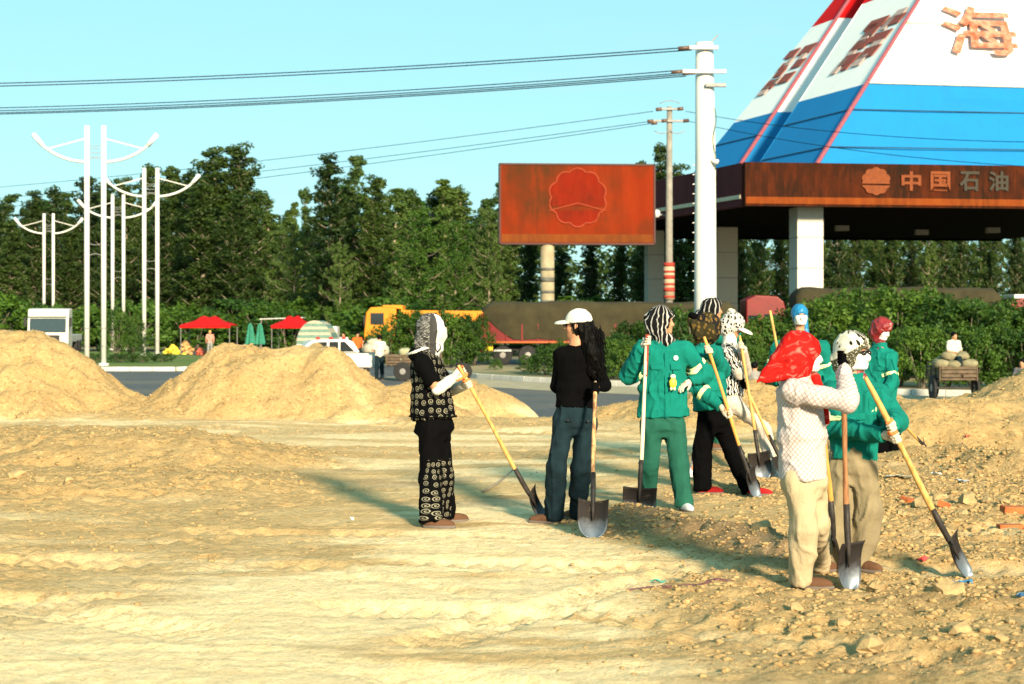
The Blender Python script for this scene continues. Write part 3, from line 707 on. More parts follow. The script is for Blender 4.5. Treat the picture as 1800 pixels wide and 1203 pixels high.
def shovel(label, top, tip, face, wd=WOODY, socket=.24, rings=(), bl=.30, bw=.118, gz=0.0, sr=.0165, wide=1.0):
    """top: point at the end of the shaft, tip: point of the blade, face: the way the blade's hollow looks"""
    T_, B_ = A3(top), A3(tip); ax = unit(B_ - T_); n = A3(face); n = unit(n - ax * (n @ ax)); lt = np.cross(ax, n)
    root = thing('shovel', label, 'shovel', tuple(B_), 0, 'long handled shovels')
    L = np.linalg.norm(B_ - T_); neck_ = T_ + ax * (L - bl)
    ns = 14; rnd = random.Random(int(L * 1e4)); pts = []; rad = []
    for i in range(ns + 1):
        t = i / ns; pts.append(T_ + ax * (L - bl - socket * .55) * t + lt * .004 * math.sin(3 * t + L * 9) + n * .004 * math.sin(5 * t)); rad.append(sr * (1.0 + .10 * math.sin(t * 11 + L * 20)) * (.9 + .15 * t))
    rad[0] *= .8
    sh = MB().tube(pts, rad, 10).build('shaft', wd, root, sm=True)
    for t0, t1, m_ in rings:
        k0 = T_ + ax * (L - bl) * t0; k1 = T_ + ax * (L - bl) * t1
        MB().tube([k0 + (k1 - k0) * u for u in (0, .25, .5, .75, 1)], sr * 1.14, 10).build('painted_section', m_, sh, sm=True)
    s0 = neck_ - ax * socket; MB().tube([s0, s0 + ax * socket * .5, neck_ + n * .004, neck_ + ax * .05 + n * .006, neck_ + ax * .15 + n * .004], [.019, .021, .020, .015, .005], 10).build('socket', IRON, root, sm=True)
    nu, nv = 13, 16; V = []; wear = []
    for j in range(nv + 1):
        v = j / nv
        hw = bw * wide * (1.0 - .04 * v if v < .55 else math.sqrt(max(0.0, 1 - ((v - .55) / .46) ** 2)) * .978)
        for i in range(nu):
            u = i / (nu - 1) * 2 - 1; bow = .034 * u * u - .010 * math.exp(-(u / .16) ** 2) * (1 - v); dip = -.035 * math.sin(math.pi * v) * .6
            V.append(neck_ + ax * (bl * v + .012 * (1 - v) * u * u * -1) + lt * hw * u + n * (bow + dip + .02 * (1 - v) ** 8)); wear.append(v)
    Fc = [(j * nu + i, j * nu + i + 1, (j + 1) * nu + i + 1, (j + 1) * nu + i) for j in range(nv) for i in range(nu - 1)]
    b = obj('blade', V, np.array(Fc), BLADE, root, sm=True)
    at = b.data.attributes.new('wear', 'FLOAT', 'POINT'); at.data.foreach_set('value', np.array(wear, dtype=np.float32))
    so = b.modifiers.new('thickness', 'SOLIDIFY'); so.thickness = .004; so.offset = 0
    return root, T_, ax

# ------------------------------------------------------------------ the workers and their shovels
FEET = [(757, 928, 0), (782, 918, 0), (972, 920, 0), (1014, 915, 0), (1138, 893, 0), (1202, 898, 0), (1236, 869, 0), (1322, 871, 0), (1358, 842, 0), (1218, 842, 0),
        (1408, 1035, 0), (1440, 1005, 0), (1470, 1003, 0), (1508, 1003, 0), (1548, 812, 0), (1572, 812, 0), (1240, 790, .2), (1262, 786, .2), (1392, 812, .1), (1420, 812, .1),
        (955, 914, -.02), (1042, 945, -.02), (1122, 907, -.02), (1330, 876, -.02), (1340, 843, -.02), (1492, 1036, -.02), (1702, 1014, -.02), (1645, 802, -.02)]
for x_, y_, z_ in FEET:
    q_ = gp(x_, y_, max(z_, 0)); FLAT.append((q_[0], q_[1], max(z_, 0)))
def build_workers():
    def sv(label, t, b, face, **k): g = gp(b[0], b[1]); return shovel(label, P(*t), (g[0], g[1], -.015), face, **k)
    s1 = sv('shovel with pale wooden handle slanting from the person in spiral print', (806, 642, 12.75), (957, 916), (.55, -.45, .7), wide=.8)
    s2 = sv('upright shovel with flaking brown handle beside the person in white cap', (1046, 672, 12.72), (1041, 945), (.05, -1, .25), wd=WOODM)
    s3 = sv('shovel with red and cream painted handle and broad blade facing forward', (1138, 588, 13.58), (1122, 907), (0, -1, .2), wd=WOODW, rings=((0.0, .275, REDP), (.905, .99, REDP)), wide=1.22, bl=.25)
    s4 = sv('shovel with orange wooden handle held by the stooping person in red trainers', (1238, 592, 14.72), (1330, 876), (.75, -.6, .3), wd=WOODO, wide=.8)
    s5 = sv('shovel standing by the cream trouser leg with its dark blade down', (1301, 590, 16.6), (1340, 843), (0, -1, .1), wd=WOODY, wide=1.0)
    s6 = sv('shovel whose pale handle crosses another below the zebra print shirt', (1303, 668, 16.75), (1392, 845), (.4, -.9, .2), wd=WOODY)
    s7 = shovel('pale shovel handle sticking up left of the blue headscarf', P(1354, 546, 17.2), tuple(A3(P(1402, 815, 17.2))), (0, -1, .1), WOODY)
    s8 = sv('dark brown upright shovel held by the black gloved hand', (1481, 622, 9.80), (1492, 1036), (.55, -.8, .1), wd=WOODD, wide=.85)
    s9 = sv('long pale handled shovel leaning right from the person with orange gloves', (1521, 663, 10.02), (1702, 1014), (.6, -.55, .6), wd=WOODY, wide=.85, sr=.019)
    s10 = sv('short visible shovel with bright blade beyond the dark red headscarf', (1520, 674, 18.3), (1645, 803), (.2, -.5, .85), wd=WOODY, wide=.9)
    s11 = sv('yellow handled shovel hidden behind the checked shirt and khaki trousers', (1444, 712, 10.12), (1472, 1003), (-.9, -.3, .1), wd=WOODO, wide=.7)

    # 1 woman in black spiral print
    def gaunt(k, t0=.12, r0=.050, r1=.040, m=WHITEC):
        def go(c):
            a = c['ar'][k]; p0 = a[1] + (a[2] - a[1]) * t0; skin('oversleeve', lambda p: smin(slab(p, p0, a[2], A3((.2, .9, .3)), r0, r0, r1, r1), cap(p, a[1] - (a[1] - p0) * .5, a[1], r0 * .9, r0 * .9), .01) if t0 < .2 else slab(p, p0, a[2], A3((.2, .9, .3)), r0, r0, r1, r1), [p0, a[2], a[1]], .08, .009, m, c['root'], .004, 18, 4, 1)
        return go
    def p1scarf(t, a):
        s = t.n('ShaderNodeSeparateXYZ', {0: a}); u = t.math('ABSOLUTE', s.outputs[0])
        du = lambda c0: t.math('SUBTRACT', s.outputs[0], c0); dv = lambda c0: t.math('SUBTRACT', s.outputs[1], c0)
        dd = t.math('SQRT', t.math('ADD', t.math('POWER', du(.245), 2.0), t.math('POWER', t.math('MULTIPLY', dv(-.115), .8), 2.0)))
        ring = t.math('MULTIPLY', t.math('LESS_THAN', t.math('ABSOLUTE', t.math('SUBTRACT', dd, .036)), .008), t.math('LESS_THAN', s.outputs[1], -.09))
        pt = t.math('MULTIPLY', t.math('LESS_THAN', t.math('ABSOLUTE', du(.315)), .034), t.math('LESS_THAN', t.math('ABSOLUTE', dv(.095)), .032))
        front = t.mix(t.math('MAXIMUM', ring, pt), (.52, .51, .49), (.006, .006, .007))
        b = t.n('ShaderNodeTexBrick', {'Vector': a, 'Scale': 22.0, 'Color1': (.30, .30, .29, 1), 'Color2': (.02, .02, .02, 1), 'Mortar': (.01, .01, .01, 1), 'Mortar Size': .05}, offset=.5).outputs[0]
        wv = t.ramp(t.n('ShaderNodeTexWave', {'Vector': a, 'Scale': 30.0}).outputs[1], [(.6, 0.0), (.65, 1.0)])
        back = t.mix(t.math('LESS_THAN', u, .14), t.mix(wv, (.004, .004, .004), (.09, .09, .09)), b)
        return t.mix(t.math('GREATER_THAN', u, .21), back, front)
    def hood(c):
        a = c['nk']; o = A3((-.055, 0, -.02))
        f = lambda p: np.maximum(ell((p - a - o), (0, 0, 0), (.112, .13, .075)), -ell((p - a - o), (.05, 0, .04), (.12, .13, .07)))
        skin('hood', f, [a + o], .18, .010, spiral_mat(), c['root'], .006, 14, 2, 1, fab=lambda V: (V - a)[:, [0, 2, 1]])
        f2 = lambda p: np.maximum(np.abs(ell((p - a - o), (0, 0, .005), (.118, .135, .078))) - .006, np.maximum(-((p - a - o)[:, 2] - .03 - .35 * (p - a - o)[:, 0]), (p - a - o)[:, 2] - .055 - .35 * (p - a - o)[:, 0]))
        skin('hood_trim', f2, [a + o], .18, .008, WHITEC, c['root'], .003, 18, 2, 1)
    def hemcord(c):
        h = c['hem']; V = MB().tube([h + A3((.192 * math.cos(t), .190 * math.sin(t), .02)) for t in np.linspace(0, 2 * math.pi, 30)], .007, 6)
        V.build('drawstring', BLACK, c['root'], sm=True)
    person('person in black spiral print tunic with black and white headscarf, holding a slanting shovel', 12.94, (759, 581), 100, (754, 619), 
           [[(742, 636, -.17), (768, 686, -.24), (s1, .06)], [(760, 633, .17), (792, 688, .22), (s1, .17, -1)]],
           [[(756, 748, -.08), (757, 838, -.06), (757, 928), 82], [(769, 748, .09), (776, 838, .06), (782, 918), 98]],
           dict(hem=(761, 736), hemsize=(.20, .205), chest=(.17, .135), waist=(.18, .165), sleeve=(.08, .078, .06), end=(-.22, -.22), mat=spiral_mat(), name='tunic', amp=.006),
           dict(mat=spiral_leg_mat(), r=(.105, .098, .098), hipsize=(.17, .16), fwd=unit((.3, -1, 0))), gloves=(GLOVE, GLOVE), ftip=ORANGE, eyes=False,
           extras=[scarf(pattern('monochrome_scarf', p1scarf), cut=None, lumps=(((0, .05, -.02), (.085, .075, .10)), ((0, -.07, -.1), (0, -.09, -.17), .07, .06)), grow=1.04, amp=.006), gaunt(0), gaunt(1), hood, hemcord])
    # 2 person in white cap and jeans, seen from behind
    def capwhite(c):
        q_ = lambda p: (p - c['hc']) @ c['R'].T
        f = lambda p: np.maximum(ell(q_(p), (0, -.012, .034), (.092, .112, .104)), -(q_(p)[:, 2] - .018 - .10 * np.maximum(-q_(p)[:, 1], 0)))
        skin('cap', f, [c['hc']], .17, .007, WHITEC, c['root'], .002, 20, 1, 1)
        b = lambda p: np.maximum(ell(q_(p), (0, .10, .012), (.082, .095, .030)), -ell(q_(p), (0, .09, .002), (.08, .10, .030)))
        skin('cap_peak', b, [L2W(c, (0, .12, 0))], .13, .005, WHITEC, c['root'], 0, rel=1)
    def longhair(c):
        lumps = [((0, -.06, 0), (0, -.10, -.08), .075, .08), ((.0, -.10, -.08), (-.02, -.13, -.22), .085, .085), ((-.02, -.13, -.22), (0, -.13, -.36), .085, .07), ((0, -.02, -.01), (0, -.06, -.04), .085, .08)]
        f = lambda p: np.minimum.reduce([cap((p - c['hc']) @ c['R'].T, A3(l[0]), A3(l[1]), l[2], l[3]) for l in lumps])
        g = lambda p: np.maximum(f(p), -ell((p - c['hc']) @ c['R'].T, (0, .10, -.03), (.09, .115, .12)))
        hr = skin('hair', g, [L2W(c, v) for v in ((.1, .1, .1), (-.1, -.2, -.42))], .08, .009, HAIR, c['root'], .012, 26, 3, 1, (1, 1, .35))
        rnd = random.Random(4); m = MB()
        for i in range(170):
            a = rnd.uniform(0, 6.28); z = rnd.uniform(-.36, .0); p = A3((.075 * math.cos(a), -.10 - .09 * abs(math.sin(a)), z)); pts = []
            for k in range(6):
                pts.append(tuple(L2W(c, p))); p = p + A3((rnd.uniform(-.018, .018), -.006 + rnd.uniform(-.014, .012), -.022))
            m.tube(pts, [.004, .0038, .0035, .003, .0022, .001], 4)
        o = m.build('hair_strands', HAIR, hr, sm=True); o['kind'] = 'stuff'
    def glasses(c):
        m = MB(); m.tube([L2W(c, (k, .088, .010)) for k in (-.055, -.02, .02, .055)], .006, 6); m.tube([L2W(c, (.06, .085, .012)), L2W(c, (.08, 0, .006))], .003, 5); m.tube([L2W(c, (-.06, .085, .012)), L2W(c, (-.08, 0, .006))], .003, 5)
        for k in (-1, 1): m.blob(L2W(c, (.031 * k, .096, .006)), (.022, .022, .018), 1, .02)
        m.build('sunglasses', EYE, c['root'], sm=True)
    def pocket(c):
        for px, py, s_ in ((995, 737, 1), (1030, 738, 1)):
            q = A3(P(px, py, 12.94)); f = lambda p: np.maximum(np.maximum(c['T'](p) - .009, np.maximum(np.abs(p[:, 0] - q[0]) - .062, np.abs(p[:, 2] - q[2]) - .022)), p[:, 1] - 12.93)
            skin('pocket_flap', f, [q - A3((0, .12, 0))], .12, .007, JEAN, c['root'], .001, 20, 1, 1)
            q2 = q + A3((.01, -.15, -.004)); MB().blob(q2 + A3((0, .012, 0)), (.010, .008, .010), 1, .02).build('button', IRON, c['root'], sm=True)
    person('person in white cap, black jumper and dark jeans with long black hair, back turned', 12.94, (1015, 572), -108, (1014, 607),
           [[(987, 624, 0), (979, 680, .10), (1008, 672, .30)], [(1042, 624, .02), (1064, 678, .0), (s2, .05)]],
           [[(992, 738, 0), (979, 820, -.05), (972, 920), -95], [(1029, 738, .02), (1022, 822, .03), (1014, 915), -150]],
           dict(hem=(1011, 717), hemsize=(.175, .125), chest=(.165, .115), waist=(.16, .115), sleeve=(.066, .056, .045), mat=BLACK, name='jumper', amp=.004),
           dict(mat=JEAN, r=(.098, .083, .082), hipsize=(.178, .125), amp=.008), gloves=(BLACK, BLACK), shoe=SHOEB, extras=[capwhite, longhair, glasses, pocket])
    # 3 green jacket, zebra scarf
    def charm(c):
        q = A3(P(1179, 668, 13.9)) + A3((0, -.185, 0)); r = thing('keyring_charm', 'yellow keyring charm hanging on the front of a green jacket', 'keyring', tuple(q))
        MB().tube([q + A3((0, .02, .085)), q + A3((.002, .005, .05)), q + A3((0, 0, .03))], .004, 6).build('strap', BLACK, r, sm=True)
        MB().blob(q + A3((0, 0, -.02)), (.034, .020, .045), 3, .05, 2).build('charm_body', mat('yellow_plastic', (.75, .62, .05), .4, .1), r, sm=True)
        MB().blob(q + A3((0, 0, .035)), (.026, .018, .020), 5, .05, 2).build('charm_cap', mat('cream_plastic', (.75, .68, .45), .4, .1), r, sm=True)
        for k in (-1, 1): MB().blob(q + A3((.014 * k, 0, -.07)), (.012, .012, .016), 6, .05).build('charm_foot', mat('cream_plastic', (.75, .68, .45)), r, sm=True)
    person('person in green jacket and green trousers with zebra striped headscarf, hand on hip', 13.9, (1164, 566, -.02), 66, (1162, 606),
           [[(1128, 616, 0), (1106, 662, -.06), (s3, .05)], [(1203, 616, 0), (1240, 658, .06), (1212, 672, -.06)]],
           [[(1147, 745, 0), (1141, 818, 0), (1138, 893), -10], [(1185, 745, 0), (1193, 818, -.02), (1202, 898), 15]],
           dict(hem=(1167, 733), hemsize=(.245, .15), chest=(.205, .125), waist=(.225, .14), sleeve=(.088, .082, .066), mat=GREEN, bands=((1, 'u', .62), (0, 'u', .85)), collar=GREEN, front=8, amp=.009, fsc=9),
           dict(mat=GREEN2, r=(.108, .088, .086), hipsize=(.18, .12)), gloves=(GLOVE, GLOVE), shoe=SHOEW,
           extras=[scarf(zebra_mat('zebra_scarf_print', 6.5, 5, (.36, .35, .33), .78), grow=1.06, tube=.066, lumps=(((0, -.10, .0), (.08, .07, .09)),), postlumps=(((.015, .06, -.15), (.05, .05, -.19), .036, .028), ((-.03, .06, -.16), (.055, .045, .045)))), charm,
                   chest_patch('round_badge', .085, -.065, .024, 8, mat('pale_green_print', (.35, .62, .52)))])
    # 4 stooping worker in front of the zebra shirt
    flo = spots_mat('dark_floral_print', (.012, .011, .012), (.12, .075, .022), 26, .36, (.03, .026, .012))
    person('person in green jacket and black trousers stooping in a dark floral headscarf, red trainers', 15.3, (1244, 577, -.05), 75, (1238, 606),
           [[(1231, 624, -.16), (1224, 680, -.34), (s4, .745)], [(1254, 620, .18), (1272, 655, .22), (s4, .12, -1)]],
           [[(1243, 738, -.05), (1233, 802, -.05), (1236, 869), 82], [(1262, 738, .10), (1290, 802, .05), (1322, 871), 70]],
           dict(hem=(1250, 722), hemsize=(.20, .185), chest=(.175, .14), waist=(.19, .165), sleeve=(.09, .084, .066), mat=GREEN, bands=((0, 'u', .30), (0, 'u', .86), (0, 'f', .3)), collar=GREEN, amp=.009, fsc=9),
           dict(mat=BLACK, r=(.115, .095, .10), hipsize=(.17, .15)), pitch=-28, gloves=(GLOVE, GLOVE), shoe=SHOER, eyes=False,
           extras=[scarf(flo, grow=1.12, cut=None, tube=.07, knot=False, lumps=(((0, -.12, -.01), (.07, .09, .06)), ((0, .05, -.03), (.085, .085, .10)))), 
                   scarf(BLACK, name='neck_flap', cut=None, grow=.3, tube=0, nape=False, knot=False, lumps=(((.01, -.15, .035), (.06, .075, .035)),))])
    # 5 zebra shirt and patterned sun hat
    leo = spots_mat('black_white_leaf_print', (.44, .43, .40), (.010, .010, .010), 34, .42)
    def hatpeak(c):
        q_ = lambda p: (p - c['hc']) @ c['R'].T; b = lambda p: np.maximum(ell(q_(p), (0, .125, -.01), (.10, .10, .030)), -ell(q_(p), (0, .115, -.020), (.098, .10, .030)))
        skin('hat_peak', b, [L2W(c, (0, .13, 0))], .14, .006, WHITEC, c['root'], 0, rel=1)
    person('person in zebra print shirt and cream trousers with a leaf print sun hat', 16.9, (1289, 573), 72, (1281, 603),
           [[(1279, 620, -.15), (1297, 652, -.22), (s6, .06)], [(1294, 617, .17), (1312, 655, .20), (s5, .10, -1)]],
           [[(1286, 708, -.08), (1344, 754, -.05), (1358, 842), 70], [(1278, 708, .10), (1240, 772, .10), (1218, 842), 75]],
           dict(hem=(1282, 695), hemsize=(.17, .165), chest=(.165, .13), waist=(.16, .15), sleeve=(.075, .068, .05), end=(-.05, -.05), mat=zebra_mat('zebra_shirt_print', 9.5, 6.5), name='shirt', amp=.006),
           dict(mat=CREAM, r=(.10, .078, .068), hipsize=(.165, .15)), pitch=-22, gloves=(BLACK, GLOVE), shoe=SHOEW, eyes=False,
           extras=[scarf(leo, name='sun_hat', grow=1.10, cut=((0, .16, -.05), (.07, .09, .08)), tube=0, knot=False, lumps=(((0, -.06, -.03), (.10, .10, .08)),), amp=.004), hatpeak, gaunt(0, .05, .058, .05, CREAM), gaunt(1, .05, .058, .05, CREAM),
                   scarf(WHITEC, name='neck_towel', grow=.3, cut=None, nape=False, knot=False, tube=.07, amp=.004)])
    # 6 behind them, hand at the forehead
    def deskhand(c):
        a = c['ar'][0]; return openhand(a[2], A3((-.35, .1, .95)), A3((-.6, .6, -.2)), 45)
    person('person behind the sun hat in black scarf with white stripes, gloved hand at the forehead', 18.3, (1253, 545), 75, (1250, 574),
           [[(1246, 594, -.16), (1290, 592, -.24), (1294, 561, -.20)], [(1262, 592, .17), (1298, 610, .15), (1296, 650, .05)]],
           [[(1246, 645, -.08), (1246, 715, -.06), (1240, 790), 75], [(1262, 645, .08), (1262, 715, .06), (1262, 786), 80]],
           dict(hem=(1255, 668), hemsize=(.20, .17), chest=(.18, .135), sleeve=(.08, .074, .06), mat=GREEN, collar=GREEN), dict(mat=GREEN2), gz=.2, gloves=(None, GLOVE), eyes=False,
           extras=[scarf(zebra_mat('striped_scarf_print', 5, 3.0, (.36, .35, .33), .86), grow=1.08, lumps=(((0, -.12, -.06), (.07, .09, .07)),), tube=.07), hand(deskhand, GLOVE)])
    # 7 blue headscarf
    person('person in green jacket with shiny blue headscarf and white mask, facing the camera', 17.6, (1406, 555), 4, (1406, 592),
           [[(1372, 613, 0), (1354, 662, 0), (s7, .80)], [(1442, 614, 0), (1460, 664, 0), (1440, 700, -.16)]],
           [[(1393, 700, 0), (1392, 757, 0), (1392, 812), -5], [(1419, 700, 0), (1420, 757, 0), (1420, 812), 8]],
           dict(hem=(1406, 708), hemsize=(.25, .16), chest=(.235, .14), sleeve=(.105, .10, .075), mat=GREEN, bands=((1, 'u', .55), (0, 'u', .55)), collar=GREEN, front=4, amp=.008), dict(mat=GREEN2), gz=.1, gloves=(GLOVE, GLOVE),
           extras=[scarf(BLUES, grow=.94, nape=False, tube=0, knot=False, lumps=(((0, -.03, .0), (0, -.05, -.05), .08, .06), ((-.06, -.04, -.02), (-.08, -.04, -.19), .035, .03)), amp=.005, cut=((0, .14, -.045), (.085, .10, .085))), mask()])
    # 8 checked shirt, red headscarf
    person('person in checked white shirt and khaki trousers with a billowing red headscarf', 9.8, (1412, 624), 104, (1400, 661),
           [[(1396, 688, -.14), (1490, 708, -.26), (s8, .02)], [(1410, 680, .18), (1440, 735, .26), (s11, .10, -1)]],
           [[(1404, 842, -.08), (1414, 928, -.08), (1408, 1035), 80], [(1424, 842, .08), (1432, 918, .10), (1440, 1005), 92]],
           dict(hem=(1411, 843), hemsize=(.19, .166), chest=(.165, .135), waist=(.175, .15), sleeve=(.080, .068, .054), mat=check_mat(), name='shirt', amp=.006, collar=check_mat()),
           dict(mat=KHAKI, r=(.106, .090, .080), hipsize=(.165, .14), amp=.006), gloves=(BLACK, GLOVE), shoe=SHOEB, eyes=False,
           extras=[scarf(REDT, grow=1.04, cut=((0, .15, -.05), (.085, .08, .085)), tube=.06, knot=False, amp=.007, fsc=8, st=(.5, 1, 1),
                         lumps=(((0, -.08, -.02), (.085, .10, .095)), ((0, -.06, .07), (.01, -.31, -.165), .075, .008), ((.03, -.08, -.10), (.03, -.27, -.165), .055, .010)), postlumps=(((.0, .075, -.14), (0, .14, -.30), .03, .022), ((0, .14, -.30), (0, .16, -.42), .025, .018))), mask()])
    # 9 patterned headscarf, mask, both hands on the shaft
    person('person in green jacket with black and white patterned headscarf and mask, gloved hands crossed', 10.55, (1500, 622), 48, (1496, 664),
           [[(1466, 690, .05), (1460, 752, -.02), (s9, .44, -1)], [(1541, 694, -.03), (1574, 740, -.14), (s9, .36)]],
           [[(1484, 818, .03), (1476, 900, .0), (1470, 1003), 20], [(1517, 818, -.03), (1530, 895, -.06), (1508, 1003), 40]],
           dict(hem=(1499, 808), hemsize=(.175, .135), chest=(.19, .12), waist=(.18, .13), sleeve=(.085, .078, .062), mat=GREEN, bands=((1, 'u', .5), (0, 'u', .8)), collar=GREEN, front=30, amp=.008, fsc=9),
           dict(mat=OLIVE, r=(.102, .094, .078), hipsize=(.165, .125), amp=.009), gloves=(GLOVE, GLOVE), ftip=ORANGE, shoe=SHOEB,
           extras=[scarf(bandana_mat(), grow=1.14, knot=False, tube=.06, lumps=(((-.07, -.02, -.10), (-.085, -.02, -.24), .05, .045), ((0, -.07, -.05), (.095, .08, .10))), cut=((.01, .14, -.045), (.085, .10, .085)), amp=.008), mask(), glasses,
                   scarf(MAROON, name='neck_scarf', grow=.3, nape=False, tube=.066, cut=None, knot=False, low=1.6, postlumps=(((-.02, .06, -.16), (-.02, .1, -.24), .035, .03),))])
    # 10 dark red headscarf, further back
    person('person in open green jacket and black trousers with dark red headscarf and mask', 18.9, (1549, 580), 38, (1546, 608),
           [[(1531, 626, .05), (1524, 670, .0), (1545, 706, -.22)], [(1565, 628, -.08), (1569, 672, -.20), (s10, .40)]],
           [[(1541, 718, .03), (1546, 762, 0), (1548, 812), 30], [(1562, 718, -.03), (1570, 762, -.05), (1572, 812), 45]],
           dict(hem=(1550, 730), hemsize=(.195, .14), chest=(.185, .12), sleeve=(.085, .078, .062), mat=GREEN, bands=((1, 'u', .7),), collar=GREEN, front=36, amp=.008), dict(mat=BLACK, r=(.11, .09, .10)), pitch=-18, gloves=(GLOVE, GLOVE),
           extras=[scarf(MAROON, grow=1.10, nape=True, tube=.062, knot=True, lumps=(((0, .06, .07), (.075, .05, .04)), ((-.05, -.08, .02), (.07, .06, .07))), cut=((0, .14, -.055), (.085, .10, .085)), amp=.012, fsc=12), mask()])

# ------------------------------------------------------------------ setting: ground sheet, road, islands, kerbs
def flat_mat(name, c0, c1, sc, bump=.3, rough=.9, c2=None, sc2=.15):
    t = NT(name); p = t.pos(); n = t.noise(p, sc, 6, .65); c = t.mix(t.ramp(n, [(.35, 0.0), (.65, 1.0)]), c0, c1)
    if c2: c = t.mix(t.ramp(t.noise(p, sc2, 4, .6), [(.45, 0.0), (.62, .8)]), c, c2)
    return t.pbr(c, rough, 0, t.noise(p, sc * 12, 3), bump, .01, .2)
def poly_sheet(name, pts, z, m, label, thick=0.0):
    n = len(pts)
    if thick: V = [(x, y, z) for x, y in pts] + [(x, y, z - thick) for x, y in pts]; Fc = [tuple(range(n))] + [(i, i + n, (i + 1) % n + n, (i + 1) % n) for i in range(n)]
    else: V = [(x, y, z) for x, y in pts]; Fc = [tuple(range(n))]
    return tag(obj(name, V, Fc, m), label, kind='structure')
KERB_R = [(-3.2, 68.0), (-2.4, 65.5), (-1.2, 62.5), (.6, 59.3), (3.0, 56.0), (6.0, 52.8), (9.5, 50.0), (14, 47.5), (20, 45.8), (34, 44.0), (60, 42.5)]
def build_setting():
    asph = flat_mat('asphalt', (.055, .06, .068), (.085, .09, .098), 3.0, .4, .85, (.12, .11, .095))
    earth = flat_mat('dusty_earth', (.20, .16, .09), (.30, .235, .13), .8, .4, .95, (.10, .12, .05), .06)
    grass = flat_mat('short_grass', (.05, .10, .018), (.10, .16, .03), 6, .6, .95, (.15, .16, .05), .4)
    conc = flat_mat('kerb_concrete', (.42, .40, .36), (.55, .53, .48), 2, .2, .85)
    poly_sheet('ground', [(-2500, -60), (2500, -60), (2500, 4000), (-2500, 4000)], ROAD - .05, earth, 'dry earth that stretches to the horizon')
    poly_sheet('road', [(-90, 30), (90, 30), (90, 96), (-15, 96), (-12, 125), (-40, 125), (-60, 96), (-90, 96)], ROAD, asph, 'grey asphalt road behind the mounds')
    poly_sheet('verge', KERB_R + [(60, 76), (-1.5, 76), (-3.2, 72)], ROAD + .15, earth, 'planted island of dusty earth behind the road', .16)
    def kerb(pts, nm='kerb'):
        # kerb stones laid end to end along a line
        root = obj_root = None; acc = []
        P_ = [Vector((x, y, 0)) for x, y in pts]; run = []
        for a, b in zip(P_[:-1], P_[1:]):
            L = (b - a).length; k = max(1, int(L / 1.0))
            for i in range(k): run.append((a.lerp(b, (i + .5) / k), (b - a).normalized(), L / k))
        return run
    def lay(pts, label, off):
        run = kerb(pts); c0 = run[len(run) // 2][0]; root = thing('kerb', label, 'kerb', (c0.x, c0.y, ROAD)); root['kind'] = 'structure'; del root['category']
        me = None
        for k, (c, t, L) in enumerate(run):
            n = Vector((-t.y, t.x, 0)); q = c - n * off
            if me is None:
                o = MB().box((0, 0, .09), (.985, .16, .20)).build('kerb_stone', conc, root, world=False); bev(o, .015, 2); me = o.data
            else:
                o = bpy.data.objects.new('kerb_stone', me); COL.objects.link(o); o.parent = root; bev(o, .015, 2)
            o.location = q - c0; o.rotation_euler = (0, 0, math.atan2(t.y, t.x)); o.scale = (L, 1, 1)
    lay(KERB_R[:10], 'curved row of pale concrete kerb stones along the hedge', .09)
    isl = [(-52, 72.5), (-15.2, 72.0), (-13.8, 74), (-14.6, 86), (-20, 100), (-26, 112), (-60, 112)]
    poly_sheet('lawn', isl, ROAD + .13, grass, 'green grass island with lamp posts', .14)
    lay(isl[:4], 'kerb stones along the front edge of the grass island', .09)
    # dusty strip on the road in front of the hedge kerb
    st = KERB_R[:9]; poly_sheet('road_shoulder', [(x - .15, y - .25) for x, y in st] + [(x - 2.0, y - 4.2) for x, y in reversed(st)], ROAD + .006, flat_mat('road_dust', (.26, .225, .16), (.36, .31, .21), 1.5, .2, .95), 'dusty gravel shoulder along the kerb')

# ------------------------------------------------------------------ trees and shrubs
def leaf_mat(name, c0, c1, tr=.25):
    t = NT(name); p = t.pos(); n = t.noise(p, .9, 3, .6); n2 = t.noise(p, 9.0, 2, .6)
    rnd = t.n('ShaderNodeObjectInfo').outputs['Random']
    f = t.math('ADD', t.math('MULTIPLY', n, .75), t.math('MULTIPLY', n2, .35)); f = t.math('ADD', f, t.math('MULTIPLY', t.math('SUBTRACT', rnd, .5), .30))
    c = t.mix(t.ramp(f, [(.35, 0.0), (.75, 1.0)]), c0, c1)
    d = t.n('ShaderNodeBsdfPrincipled', {'Base Color': c, 'Roughness': .6, 'Specular IOR Level': .25}); tl = t.n('ShaderNodeBsdfTranslucent', {'Color': t.mix(.5, c, (.16, .22, .02))})
    mx = t.n('ShaderNodeMixShader', {0: tr, 1: d.outputs[0], 2: tl.outputs[0]}); t.t.links.new(mx.outputs[0], t.out.inputs[0]); return t.m
BARK = mat('grey_bark', (.20, .17, .125), .9, .35, 3, .6, 25, bd=.02)
LEAFD = leaf_mat('poplar_leaf', (.010, .026, .005), (.042, .074, .011)); LEAFM = leaf_mat('broad_leaf', (.016, .052, .006), (.065, .135, .014)); LEAFS = leaf_mat('hedge_leaf', (.014, .046, .006), (.070, .135, .014)); LEAFP = leaf_mat('pale_leaf', (.024, .055, .010), (.080, .13, .024))
